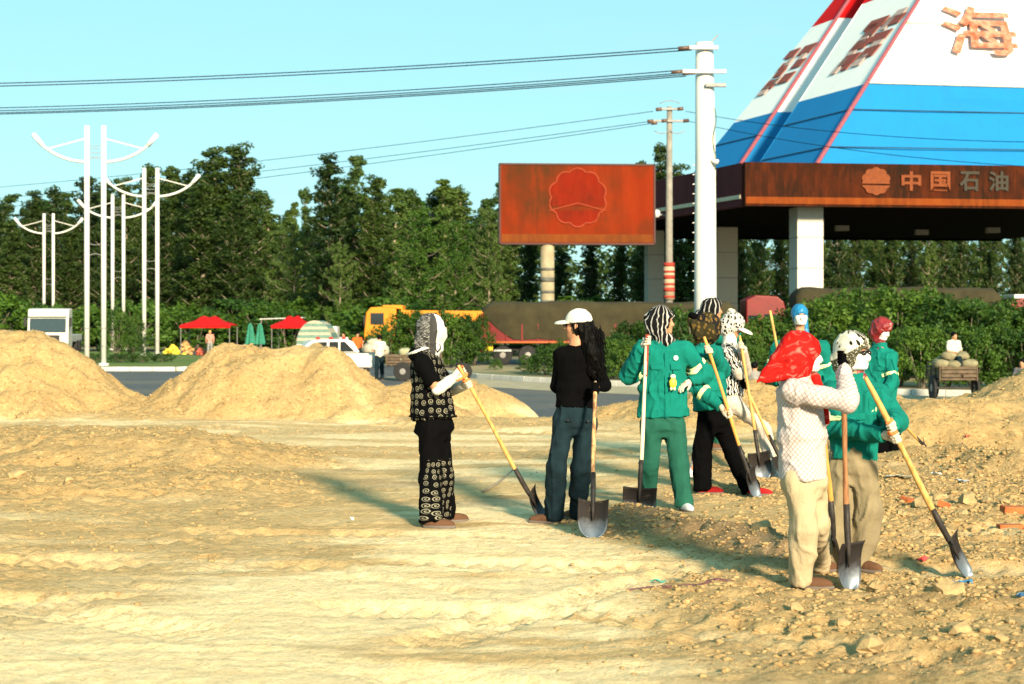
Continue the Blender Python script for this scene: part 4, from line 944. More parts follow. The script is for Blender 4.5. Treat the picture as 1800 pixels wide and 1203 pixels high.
def leaves(cent, rad, per, size, seed, flat=.5, droop=0.0):
    """leaf-sized quads gathered in clumps round the given centres"""
    rs = np.random.RandomState(seed); n = len(cent) * per
    c = np.repeat(cent, per, 0); r = np.repeat(rad, per)[:, None]
    d = rs.normal(size=(n, 3)); d /= np.linalg.norm(d, axis=1)[:, None]; p = c + d * r * rs.uniform(.25, 1, (n, 1)) ** .6 * A3((1, 1, .75))
    nn = d * .7 + rs.normal(size=(n, 3)) * .55 + A3((0, -.1, flat)); nn /= np.linalg.norm(nn, axis=1)[:, None]
    u = np.cross(nn, rs.normal(size=(n, 3))); u /= np.linalg.norm(u, axis=1)[:, None]; v = np.cross(nn, u); s = size * rs.uniform(.6, 1.25, (n, 1))
    V = np.stack([p - u * s * .5, p - v * s * .30 + nn * s * .06, p + u * s * .5, p + v * s * .30 + nn * s * .06], 1).reshape(-1, 3)
    return V, np.arange(n * 4).reshape(-1, 4)
def tree_proto(kind, seed):
    """a tree of unit-free size: trunk with limbs, crown of leaf clumps (height h, metres)"""
    rs = np.random.RandomState(seed); rnd = random.Random(seed); m = MB()
    h = 16.0; cent = []; rad = []
    R0 = {'poplar': 1.75, 'spire': 1.05, 'broad': 3.6}[kind]; z0 = {'poplar': 2.6, 'spire': 3.0, 'broad': 2.2}[kind]
    lean = rnd.uniform(-.3, .3); ax = lambda z: A3((lean * (z / h) ** 2 * 2 + .15 * math.sin(z * .7 + seed), .15 * math.cos(z * .6 + seed), z))
    m.tube([ax(z) for z in np.linspace(0, h * .95, 12)], [.26 * (1 - .93 * t) + .012 for t in np.linspace(0, 1, 12)], 7)
    nb = {'poplar': 62, 'spire': 46, 'broad': 46}[kind]
    for i in range(nb):
        t = (i + rnd.random()) / nb; z = z0 + (h - z0) * t; a = i * 2.4 + rnd.uniform(-.5, .5)
        prof = {'poplar': (1 - t) ** .55 * (.35 + .65 * min(1, t / .22)) + .08, 'spire': (1 - t) ** .8 * (.5 + .5 * min(1, t / .15)) + .06, 'broad': math.sqrt(max(0.02, 1 - (t * 1.5 - .55) ** 2))}[kind]
        rr = R0 * prof * rnd.uniform(.65, 1.25); up = {'poplar': .9, 'spire': .9, 'broad': .55}[kind] * rr
        b = ax(z - up * .5); e = ax(min(z + up * .4, h * .98)) + A3((math.cos(a) * rr, math.sin(a) * rr, 0)); md_ = b * .5 + e * .5 - A3((0, 0, .12 * rr))
        r0_ = .10 * (1 - t) + .02; m.tube([b, md_, e], [r0_, r0_ * .6, .01], 5, cap=False)
        k = max(2, int(2 + rr * 1.8))
        for j in range(k):
            u = (j + .6) / k; cent.append(b + (e - b) * u + rs.normal(size=3) * .22); rad.append(rnd.uniform(.34, .62) * (.8 + .25 * rr / R0))
    cent = np.array(cent); rad = np.array(rad); per = int(14000 / len(cent)) if kind != 'spire' else int(9000 / len(cent))
    V, Fc = leaves(cent, rad, per, (.25 if kind != 'broad' else .27), seed + 1)
    root = thing('tree', 'x', 'tree'); tr = m.build('trunk', BARK, root, world=False, sm=True)
    cr = obj('crown', V, Fc, LEAFD, root, world=False); return root
def place_trees():
    protos = {k: [tree_proto(k, s) for s in ss] for k, ss in (('poplar', (11, 12, 13, 14)), ('spire', (21, 22, 23)), ('broad', (31, 32)))}
    used = {}
    rnd = random.Random(5)
    def put(px, ytop, d, kind, lab, wide=1.0, leaf=None, grp='trees behind the road', jit=None):
        pool = protos[kind]; i = used.get(kind, 0); used[kind] = i + 1
        src = pool[i % len(pool)]; o = src if i < len(pool) else copy_tree(src)
        z1 = HC + (HY - ytop) / F * d; hh = (z1 - (ROAD - .05)) / 15.6; o.location = ((px - CX) / F * d, d, ROAD - .08); o.scale = (hh * wide, hh * wide, hh); o.rotation_euler = (0, 0, rnd.uniform(0, 6.28))
        tag(o, lab, 'tree', grp)
        if leaf is not None:
            cr = [c for c in o.children if c.name.startswith('crown')][0]; cr.data = cr.data.copy(); cr.data.materials.clear(); cr.data.materials.append(leaf)
    L = 'tall dark poplar standing behind the white lamp posts'
    for px, y, d, w in ((-60, 300, 150, 1.4), (-22, 322, 152, 1.5), (62, 345, 158, 1.2), (105, 338, 156, 1.1), (150, 318, 160, 1.2), (190, 330, 157, 1.1), (222, 322, 155, 1.0), (252, 300, 158, 1.1), (300, 300, 155, 1.2), (335, 312, 152, 1.2)):
        put(px, y, d, 'poplar', L, w)
    put(388, 272, 145, 'poplar', 'broad dark poplar pair, tallest crown left of the gap in the trees', 1.7); put(432, 266, 146, 'poplar', 'tall poplar with ragged top at the left edge of the sky gap', 1.3)
    for px, y, d, w in ((355, 330, 138, 1.5), (280, 360, 142, 1.4), (120, 400, 146, 1.4), (410, 350, 136, 1.4), (20, 390, 144, 1.4), (190, 410, 144, 1.3)): put(px, y, d, 'poplar', 'dark poplar in the front row behind the lamp posts', w)
    put(468, 345, 150, 'spire', 'thin pale spire of a poplar right of the tallest crowns', 1.3, LEAFP)
    for px, y in ((496, 372), (516, 362), (541, 335)): put(px, y, 185, 'spire', 'slender distant poplar spire showing in the sky gap', 1.0, LEAFP, 'distant poplar spires')
    put(580, 284, 122, 'poplar', 'tall dark poplar with layered branches standing right of the sky gap', 1.25); put(617, 276, 124, 'spire', 'thin feathery poplar whose tip rises above the layered one', 1.1); put(652, 318, 120, 'poplar', 'dense brownish poplar above the yellow truck', 1.3)
    for px, y, d in ((690, 336, 140), (724, 336, 150), (754, 334, 152), (779, 320, 148), (810, 332, 150), (838, 352, 146), (872, 326, 150), (900, 345, 152)): put(px, y, d, 'spire', 'slim dark poplar in the row left of the red billboard', 1.5, None, 'poplars left of the billboard')
    put(520, 400, 132, 'broad', 'pale green round tree below the sky gap', .85, LEAFP); put(735, 372, 112, 'broad', 'broad bright green tree right of the layered poplar', 1.0, LEAFM); put(800, 392, 116, 'broad', 'green rounded tree between the broad tree and the billboard', .8, LEAFM); put(860, 372, 120, 'broad', 'light green tree rising at the left edge of the billboard', .75, LEAFP); put(600, 430, 118, 'broad', 'dark rounded tree under the layered poplar', .7)
    for px, y, d in ((930, 400, 128), (985, 405, 130), (1040, 410, 126), (1090, 404, 130), (1130, 292, 150), (1160, 268, 148), (1197, 300, 150)): put(px, y, d, 'poplar', 'poplar standing behind the red billboard', 1.0, None, 'poplars behind the billboard')
    for k, px in enumerate((1225, 1262, 1300, 1338, 1372, 1402, 1446, 1470, 1502, 1538, 1566, 1600, 1634, 1660, 1692, 1724, 1744, 1788, 1812)): put(px, (352, 338, 360)[k % 3], 150 + (k * 7) % 16, 'poplar', 'poplar in the row seen under the filling station canopy', .8, LEAFP if k % 3 == 0 else None, 'poplars seen under the canopy')
    for k, px in enumerate((1240, 1325, 1405, 1480, 1555, 1635, 1710, 1800)): put(px, 432 + (k % 3) * 8, 168 + k % 4 * 3, 'broad', 'rounded green tree filling the gaps between the poplars under the canopy', 1.1, (LEAFM, None)[k % 2], 'rounded trees under the canopy')
    ys = ((-40, 330), (0, 345), (40, 372), (80, 358), (130, 345), (180, 345), (230, 335), (280, 322), (320, 325), (365, 312), (410, 300), (450, 345), (480, 385), (520, 392), (555, 372), (600, 332), (640, 345), (680, 352), (710, 352), (745, 350), (775, 345), (810, 352), (850, 362), (890, 365))
    for k, (px, y) in enumerate(ys): put(px, y, 172 + (k * 5) % 8, ('poplar', 'spire')[k % 3 == 1], 'hazy poplar in the second row that fills the gaps between nearer trees', 1.5, (None, LEAFP, None, LEAFM)[k % 4], 'second row of poplars')
    # the dense wood that closes the view behind the single trees
    rs = np.random.RandomState(77); cent = []
    for x in np.arange(-75, 78, 1.1):
        for k in range(14): cent.append((x + rs.normal() * .8, 190 + rs.uniform(0, 10), ROAD + .5 + rs.uniform(0, 1) * (12.6 + 1.2 * math.sin(x * .35) + .8 * math.sin(x * 1.7))))
    cent = np.array(cent); V, Fc = leaves(cent, np.full(len(cent), 1.35), 30, .70, 5)
    tag(obj('distant_wood', V, Fc, LEAFD), 'distant wood closing the view behind the trees', 'wood', kind='stuff')
    # undergrowth along the foot of the trees
    return protos
def shrub_proto(seed, h=2.4, r=1.5, per=22, size=.15, ncl=190, leaf=None):
    rs = np.random.RandomState(seed); rnd = random.Random(seed); m = MB(); cent = []; rad = []
    ph = rs.uniform(0, 6.28, 4)
    for i in range(ncl):
        a = rnd.uniform(0, 6.28); t = rnd.random() ** .75; wob = 1 + .22 * math.sin(3 * a + ph[0]) + .16 * math.sin(5 * a + ph[1] + 3 * t)
        z = h * (.10 + .86 * t); rr = r * wob * math.sqrt(max(.03, 1 - ((t - .30) / .75) ** 2)) * rnd.uniform(.45, 1.0) ** .5
        cent.append((rr * math.cos(a), rr * math.sin(a), z + .25 * math.sin(2 * a + ph[2]) * t)); rad.append(rnd.uniform(.15, .34))
    for i in range(9):
        a = i * .7 + rnd.random(); m.tube([(0.1 * math.cos(a), .1 * math.sin(a), 0), (r * .35 * math.cos(a), r * .35 * math.sin(a), h * .45), (r * .6 * math.cos(a), r * .6 * math.sin(a), h * .8)], [.035, .025, .008], 5, cap=False)
    V, Fc = leaves(np.array(cent), np.array(rad), per, size, seed + 3, .6); root = thing('shrub', 'x', 'shrub')
    m.build('stem', BARK, root, world=False, sm=True); obj('foliage', V, Fc, leaf or LEAFS, root, world=False); return root
def place_shrubs():
    pro = [shrub_proto(s) for s in (41, 42, 43, 44, 45)]; big = [shrub_proto(s, 3.2, 2.4, 26, .26, 200, LEAFM) for s in (51, 52, 53)]; n = [0, 0]; rnd = random.Random(9)
    def put(px, ytop, d, lab, grp, w=1.0, kind=0, base=ROAD + .13):
        pool = (pro, big)[kind]; i = n[kind]; n[kind] += 1; o = pool[i] if i < len(pool) else copy_tree(pool[i % len(pool)])
        z1 = HC + (HY - ytop) / F * d; hh = (z1 - base) / ((2.4, 3.2)[kind] * 1.02); o.location = ((px - CX) / F * d, d, base); o.scale = (hh * w, hh * w, hh); o.rotation_euler = (0, 0, rnd.uniform(0, 6.28)); tag(o, lab, 'shrub', grp)
    g = 'hedge shrubs on the island'
    for px, y, d, w in ((1088, 590, 61, 1.0), (1112, 570, 64, 1.0), (1160, 556, 66, 1.0), (1200, 548, 62, .9), (1222, 545, 56, .8), (1300, 575, 56, .9), (1345, 560, 60, 1.0), (1395, 548, 62, 1.0), (1440, 535, 60, 1.0), (1480, 520, 62, 1.0), (1530, 512, 64, 1.1), (1575, 518, 60, 1.0), (1620, 515, 62, 1.0), (1660, 525, 60, 1.0), (1700, 530, 58, 1.0), (1745, 532, 60, 1.0), (1790, 540, 58, 1.1), (1830, 535, 60, 1.1)):
        put(px, y, d, 'leafy green hedge shrub in the back row of the planted island', g, w)
    for px, y, d, w in ((1270, 600, 53.5, .9), (1330, 605, 53, .9), (1380, 600, 53, .9), (1430, 590, 54, .9), (1480, 580, 53, .9), (1525, 585, 51.5, .8), (1580, 575, 51.5, 1.0), (1620, 580, 50, .9), (1665, 580, 50.5, .9), (1710, 585, 49.5, .9), (1755, 575, 50, 1.0), (1800, 580, 49.5, 1.0), (1840, 580, 49.5, 1.0)):
        put(px, y, d, 'bright green hedge shrub in the front row above the kerb', g, w)
    for px, y, d, w in ((932, 625, 65, 1.1), (960, 610, 62, 1.1), (995, 600, 61, 1.0), (1040, 596, 60, 1.0), (1075, 600, 58.5, 1.0), (1105, 605, 57, .9)): put(px, y, d, 'low green shrub below the red lorry', 'low shrubs on the end of the island', w)
    for px, y, d, w in ((690, 575, 80, 1.0), (720, 552, 82, 1.0), (752, 548, 80, 1.0), (785, 556, 79, .9), (812, 558, 80, .7), (834, 557, 81, .55), (765, 592, 76, .9), (660, 590, 84, .9)): put(px, y, d, 'green shrub in front of the yellow dump truck', 'shrubs before the yellow truck', w, base=ROAD - .02)
    put(872, 632, 68.5, 'tiny shrub alone at the tip of the planted island', None, 1.0)
    for k, px in enumerate((-30, 20, 130, 175, 235, 300, 345, 430, 470, 505, 560, 610, 640, 700, 900, 960, 1020, 1080, 1250, 1330, 1480, 1540, 1600, 1680, 1720, 1790)):
        put(px, 520 + (k * 37) % 28, (118 if px < 640 else 104 if px < 1100 else 122) + (k * 5) % 9, 'dark undergrowth bush at the foot of the trees', 'undergrowth at the foot of the trees', 1.25, 1, ROAD - .05)
    for px, d, w in ((168, 83, 1.0), (212, 82, 1.2), (250, 82, 1.1), (285, 82.5, 1.0)): put(px, 622, d, 'low clipped hedge bush on the grass around the lamp posts', 'low hedge on the lawn', 2.2 * w)
    for px, y, d in ((205, 535, 88), (232, 545, 90)): put(px, y + 10, d, 'thin brownish sapling bush in front of the middle lamp posts', 'sapling bushes on the lawn', .55)

# ------------------------------------------------------------------ filling station, billboard, poles, wires
K = 1.257
def KP(x, d, z): return A3((x * K, d * K, HC + z * K))
def ray_plane(px, py, p0, n):
    o = A3((0, 0, HC)); r = A3(P(px, py, 1.0)) - o; return o + r * (((p0 - o) @ n) / (r @ n))
def glyph(ch, bold=.02):
    cu = bpy.data.curves.new('glyph', 'FONT'); cu.body = ch; cu.size = 1.0; cu.offset = bold; cu.extrude = .02; cu.resolution_u = 3
    o = bpy.data.objects.new('glyph', cu); COL.objects.link(o); bpy.context.view_layer.update()
    me = bpy.data.meshes.new_from_object(o.evaluated_get(bpy.context.evaluated_depsgraph_get()))
    V = np.array([v.co[:] for v in me.vertices]); Fc = [tuple(p.vertices) for p in me.polygons]
    bpy.data.objects.remove(o); bpy.data.curves.remove(cu); bpy.data.meshes.remove(me)
    lo, hi = V.min(0), V.max(0); V = (V - (lo + hi) / 2) / np.maximum(hi - lo, 1e-6); return V, Fc
def on_plane(name, VF, c, ex, ey, n, w, h, m, parent, lift=.05, th=.04):
    V, Fc = VF; W_ = c + n * lift + V[:, :1] * w * ex + V[:, 1:2] * h * ey + V[:, 2:3] * th * n
    return obj(name, W_, Fc, m, parent)
def rust_mat(name, a, b, c, streak=3.0):
    t = NT(name); p = t.pos(); mp = t.n('ShaderNodeMapping', {0: p}); mp.inputs['Scale'].default_value = (1, 1, .25)
    n1 = t.noise(p, .35, 4, .6); n2 = t.noise(mp.outputs[0], streak, 5, .65)
    k = t.mix(t.ramp(n1, [(.35, 0.0), (.65, 1.0)]), a, b); k = t.mix(t.ramp(n2, [(.45, 0.0), (.7, .75)]), k, c)
    return t.pbr(k, .8, 0, n2, .1, .01, .06)
def flower(n=10, r=1.0, k=.10, top_only=False):
    pts = [(r * (1 + k * abs(math.sin(n * a / 2)) - k) * math.cos(a), r * (1 + k * abs(math.sin(n * a / 2)) - k) * math.sin(a)) for a in np.linspace(0, 2 * math.pi, 121)[:-1]]
    return pts
def disc_mesh(pts, th=1.0):
    n = len(pts); V = np.array([(x, y, .5) for x, y in pts] + [(x, y, -.5) for x, y in pts]); Fc = [tuple(range(n)), tuple(range(2 * n - 1, n - 1, -1))] + [(i, i + n, (i + 1) % n + n, (i + 1) % n) for i in range(n)]
    return V, Fc
def half(pts, lo, hi):     # clip an outline between two heights
    out = [(x, min(max(y, lo), hi)) for x, y in pts]; res = []
    for q in out:
        if not res or abs(res[-1][0] - q[0]) + abs(res[-1][1] - q[1]) > 1e-4: res.append(q)
    return res
def build_station():
    c0 = KP(10.25, 70, 0); root = thing('filling_station_canopy', 'filling station canopy with rusty fascia and giant blue and white roof', 'filling station', (float(c0[0]), float(c0[1]), ROAD))
    fr = unit((.99, .137, 0)); sd = unit((-.316, .948, 0))
    A_ = A3((10.25, 70, 0)); B_ = A_ + sd * 28.5; C_ = A_ + fr * 30; D_ = C_ + (B_ - A_); zb, zt = 5.075, 7.0
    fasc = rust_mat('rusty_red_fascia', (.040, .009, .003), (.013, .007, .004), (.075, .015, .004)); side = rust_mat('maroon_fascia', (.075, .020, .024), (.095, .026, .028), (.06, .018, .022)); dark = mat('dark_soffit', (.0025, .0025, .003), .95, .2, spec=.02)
    def wall(name, a, b, z0, z1, th, m, inn, parent=root, lift=0.0):
        a, b = A3(a), A3(b); nrm = unit(np.cross(b - a, A3((0, 0, 1)))); nrm = nrm if nrm @ inn > 0 else -nrm
        q = [(a - nrm * lift, z0), (b - nrm * lift, z0), (b + nrm * th, z0), (a + nrm * th, z0)]
        V = [KP(p[0], p[1], z0) for p, _ in q] + [KP(p[0], p[1], z1) for p, _ in q]
        return obj(name, V, [(0, 3, 2, 1), (4, 5, 6, 7), (0, 1, 5, 4), (1, 2, 6, 5), (2, 3, 7, 6), (3, 0, 4, 7)], m, parent)
    inn = A3((.2, 1, 0)); f1 = wall('front_fascia', A_, C_, zb, zt, .35, fasc, inn); f2 = wall('side_fascia', A_ + sd * .36, B_, zb + .002, zt - .002, .35, side, A3((1, .2, 0)))
    wall('fascia_stripe', A_ + fr * .02, C_, zb + .10, zb + .40, .02, rust_mat('orange_stripe', (.17, .036, .007), (.12, .026, .006), (.20, .05, .009)), inn, f1, .04)
    wall('fascia_stripe', A_ + sd * .45, B_, zb + .34, zb + .52, .02, mat('cream_stripe', (.48, .42, .30), .6), A3((1, .2, 0)), f2, .04)
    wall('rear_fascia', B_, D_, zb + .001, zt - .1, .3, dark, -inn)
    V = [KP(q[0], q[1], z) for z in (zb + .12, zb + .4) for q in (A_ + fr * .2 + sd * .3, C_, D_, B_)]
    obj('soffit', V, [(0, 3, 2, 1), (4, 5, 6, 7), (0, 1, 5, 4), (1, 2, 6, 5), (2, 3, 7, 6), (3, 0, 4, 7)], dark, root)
    # columns clad in panels
    white = mat('white_column_cladding', (.50, .48, .42), .5, .05)
    for px, d, w in ((1417, 72.5, 1.22), (1274, 88, 1.15), (1150, 91, .95), (1990, 76, 1.22)):
        X = (px - CX) / F * d; zg = (ROAD - HC) / K; c = KP(X, d, 0); w2 = w * K; zz = np.linspace(ROAD, HC + (zb + .1) * K, 6)
        m = MB().box((c[0], c[1], (zz[0] + zz[-1]) / 2), (w2 * .96, w2 * .96, zz[-1] - zz[0]), math.radians(8)); col = m.build('column', dark if False else mat('column_core', (.2, .2, .2), .7), root)
        for k in range(5): bev(MB().box((c[0], c[1], (zz[k] + zz[k + 1]) / 2), (w2, w2, zz[k + 1] - zz[k] - .03), math.radians(8)).build('cladding_panel', white, col), .02, 1)
    # lamps under the canopy
    for px, d in ((1745, 88), (1620, 90), (1480, 86)):
        X = (px - CX) / F * d; c = KP(X, d, zb - .05); MB().box(c, (.9, .5, .35)).build('canopy_lamp', mat('lamp_housing', (.25, .24, .22), .5), root)
    # roof: two interlocking steep pyramids in blue, white and red bands
    rd = A3((2.9, 3.0, 4.05)); rl = A3((3.35, 1.7, 4.05)); lev = (0.0, 1.0, 2.42, 3.4)
    blue = rust_mat('blue_roof_sheet', (.012, .160, .39), (.012, .170, .41), (.014, .150, .37), 1.5); wht = rust_mat('white_roof_sheet', (.74, .73, .72), (.78, .77, .76), (.70, .69, .68), 1.5); red = rust_mat('red_roof_sheet', (.55, .006, .008), (.50, .006, .008), (.58, .01, .01), 1.5)
    R1 = A3((13.6, 71, 7.0)); R2 = A3((11.0, 81, 7.0)); L2 = R2 + sd * 6.3; Rr = R1 + fr * 25; rr = A3((-2.7, 3.0, 4.05)); L1 = R1 + sd * 6.4
    def face(a, da, b, db, tag_):
        for k, m in ((0, blue), (1, wht), (2, red)):
            q = [a + da * lev[k], b + db * lev[k], b + db * lev[k + 1], a + da * lev[k + 1]]; n = unit(np.cross(q[1] - q[0], q[3] - q[0]))
            V = [KP(*p) for p in q] + [KP(*(p - n * .12 if n[1] < 0 else p + n * .12)) for p in q]
            obj('roof_panel', V, [(0, 1, 2, 3), (7, 6, 5, 4), (0, 4, 5, 1), (1, 5, 6, 2), (2, 6, 7, 3), (3, 7, 4, 0)], m, root)
    face(R1, rd, Rr, rr, 'front'); face(L1, rd, R1, rd, 'side'); face(L1 + fr * 8 + sd * 6, rd, L1 + fr * .05, rd, 'return')
    face(R2, rd, R2 + fr * 14, rd, 'wing'); face(L2, rl, R2, rd, 'wing side')
    trim = mat('pink_ridge_trim', (.24, .06, .08), .5)
    for a in (R1, R2): MB().tube([KP(*(a + rd * t + A3((-.02, -.05, .0)))) for t in (0, 1.0, 2.0, 3.4)], .13, 6).build('ridge_trim', trim, root)
    seam = mat('dark_seam', (.015, .05, .09), .7)
    def line(a, da, b, db, t, m=seam, r=.035):
        n = A3((0, -.07, .03)); MB().tube([KP(*(a + da * t + n)), KP(*(b + db * t + n))], r, 5).build('roof_seam', m, root)
    for t in (.20, .66): line(R1, rd, Rr, rr, t); line(L1, rd, R1, rd, t); line(L2, rl, R2, rd, t)
    line(R1, rd, Rr, rr, 1.0, mat('pale_seam', (.5, .5, .42), .7), .05); line(R1, rd, Rr, rr, 1.80, mat('rust_seam', (.45, .25, .10), .7))
    # lettering on the roof and on the fascia
    t_ = NT('faded_red_paint'); f_ = t_.ramp(t_.noise(t_.pos(), 2.2, 5, .7), [(.36, 0.0), (.62, 1.0)]); inkr = t_.pbr(t_.mix(f_, (.30, .062, .030), (.46, .23, .16)), .9, 0, None, 0, 0, .05)
    p0 = KP(*R1); ex = unit(A3((fr[0], fr[1], 0))); ey = unit(rd - ex * (rd @ ex)); n = unit(np.cross(ex, ey)); n = n if n[1] < 0 else -n
    c = ray_plane(1722, 54, p0, n); s = np.linalg.norm(c - A3((0, 0, HC))) / F
    V, Fc = glyph('海', 0.0); big = []; bf = []
    for k_, (dx, dy) in enumerate(((0, 0), (.02, 0), (-.02, 0), (0, .02), (0, -.02), (.014, .014), (-.014, -.014), (.014, -.014), (-.014, .014))):      # broad painted strokes
        bf += [tuple(i + len(big) * len(V) for i in f) for f in Fc]; big.append(V * A3((1, 1, .15)) + A3((dx, dy, k_ * .06)))
    on_plane('painted_character', (np.concatenate(big), bf), c, ex, ey, n, 120 * s, 104 * s, inkr, root, .012, .012)
    # block lettering on the two receding faces
    def blocks(p0, e1, e2, cents, ox, oy, sc, m):
        nn = unit(np.cross(e1, e2)); nn = nn if nn[0] < 0 else -nn
        for (x, y, a, b) in cents:
            px, py = ox + x / sc, oy + y / sc; c = ray_plane(px, py, p0, nn) + nn * .05
            V = [c + e1 * a * sx + e2 * b * sy + nn * tz for tz in (0, .04) for sx, sy in ((-1, -1), (1, -1), (1, 1), (-1, 1))]
            obj('painted_block', V, [(3, 2, 1, 0), (4, 5, 6, 7), (0, 1, 5, 4), (1, 2, 6, 5), (2, 3, 7, 6), (3, 0, 4, 7)], m, root)
    inkd = mat('brown_red_paint', (.22, .035, .016), .6); inkl = mat('faded_pink_paint', (.44, .30, .26), .6)
    upA = unit(rd - sd * (rd @ sd)); 
    blocks(KP(*R1), sd, upA, [(545, 205, 1.1, .45), (690, 180, 1.0, .45), (490, 285, .7, .4), (575, 318, 1.0, .45), (410, 388, .9, .5), (480, 452, .9, .5), (312, 518, .9, .5), (283, 580, .4, .3), (500, 240, .6, .3)], 1430, 0, 4.865, inkd)
    blocks(KP(*R1), sd, upA, [(640, 205, .35, .6), (440, 335, .5, .45), (545, 378, .6, .35), (350, 440, .45, .5), (400, 525, .5, .5), (225, 575, .35, .7), (745, 115, .6, .35)], 1430, 0, 4.865, inkl)
    blocks(KP(*R2), sd, upA, [(490, 196, .9, .5), (430, 214, .8, .45), (455, 252, .7, .4), (408, 308, .8, .5), (383, 288, .6, .4), (345, 335, .8, .5), (398, 262, .5, .35)], 1200, 0, 2.228, inkd)
    blocks(KP(*R2), sd, upA, [(470, 225, .4, .3), (420, 245, .4, .4), (320, 360, .6, .4), (370, 320, .4, .35)], 1200, 0, 2.228, inkl)
    pf = KP(A_[0], A_[1], zt); nf = unit(np.cross(ex, A3((0, 0, 1)))); nf = nf if nf[1] < 0 else -nf; uz = A3((0, 0, 1))
    orange = mat('orange_lettering', (.15, .034, .006), .8, .2); faded = mat('weathered_lettering', (.022, .018, .011), .7, .2)
    for ch, px, m in (('中', 1601, orange), ('国', 1652, orange), ('石', 1703, faded), ('油', 1754, faded)):
        c = ray_plane(px, 319, pf, nf); s = np.linalg.norm(c) / F; on_plane('fascia_letter', glyph(ch, .03), c, ex, uz, nf, 35 * s, 33 * s, m, f1, .07)
    c = ray_plane(1539, 319, pf, nf); s = np.linalg.norm(c) / F; fl = flower(10, 1.0, .10); cv = c
    wave = [(x, -.10 - .12 * math.cos(x * 3.1)) for x in np.linspace(-1, 1, 17)]
    up_ = half(fl, -.18, 2); on_plane('emblem_sun', disc_mesh(up_), cv, ex, uz, nf, 26 * s, 24 * s, orange, f1, .07)
    lo_ = half(fl, -2, -.30); on_plane('emblem_base', disc_mesh(lo_), cv, ex, uz, nf, 26 * s, 24 * s, orange, f1, .07)

def build_billboard():
    d = 87.0; c = P(1014, 360, d); w = 272 / F * d; h = 139 / F * d; root = thing('billboard', 'weathered red billboard on a single pole with faded flower emblem', 'billboard', (c.x, d, ROAD), math.radians(4))
    red = rust_mat('weathered_red_panel', (.155, .016, .003), (.060, .019, .006), (.20, .022, .004), 1.2); z = c.z - ROAD; fr = mat('dark_red_frame', (.045, .01, .008), .6)
    pn = MB().box((0, 0, z), (w, .7, h)).build('panel', red, root, world=False)
    for dx, dz, sx, sz in ((0, h / 2, w + .1, .10), (0, -h / 2, w + .1, .10), (-w / 2, 0, .10, h + .1), (w / 2, 0, .10, h + .1)): MB().box((dx, 0, z + dz), (sx, .8, sz)).build('frame', fr, root, world=False)
    MB().box((0, -.362, z - h * .43), (w - .15, .02, h * .10)).build('lower_stripe', rust_mat('dull_orange_paint', (.14, .035, .008), (.09, .025, .008), (.18, .05, .01)), pn, world=False)
    ink = rust_mat('faded_emblem_red', (.16, .010, .003), (.075, .011, .004), (.18, .014, .004)); lt = mat('pale_emblem_edge', (.24, .036, .012), .6)
    R = 1.55
    for pts, nm in ((half(flower(10, R, .10), -.45, 9), 'emblem_sun'), (half(flower(10, R, .10), -9, -.68), 'emblem_base')):
        V, Fc = disc_mesh(pts); V = np.stack([V[:, 0], -.362 + V[:, 2] * .02, V[:, 1] + z + .35], 1); obj(nm, V, Fc, ink, pn, world=False)
    MB().tube([(x, -.375, z + .35 - .30 - .42 * abs(x) / R) for x in np.linspace(-R, R, 13)], .035, 5).build('emblem_line', lt, pn, world=False)
    fl = flower(10, R * 1.03, .10); fl.append(fl[0]); MB().tube([(x, -.372, y + z + .35) for x, y in fl], .045, 5, cap=False).build('emblem_outline', lt, pn, world=False)
    px = (962 - 1014) / F * d; MB().tube([(px, 0, 0), (px, 0, z - h / 2)], .38, 16).build('pole', mat('concrete_pole', (.26, .22, .14), .8, .25, 2), root, world=False, sm=True)
    for k in range(6): MB().tube([(px, 0, 1.9 + k * .62), (px, 0, 1.9 + k * .62 + (.16 if k % 2 else .26))], .385, 16).build('pasted_notice', mat('faded_notice', (.10, .10, .085), .8, .3), root, world=False, sm=True)
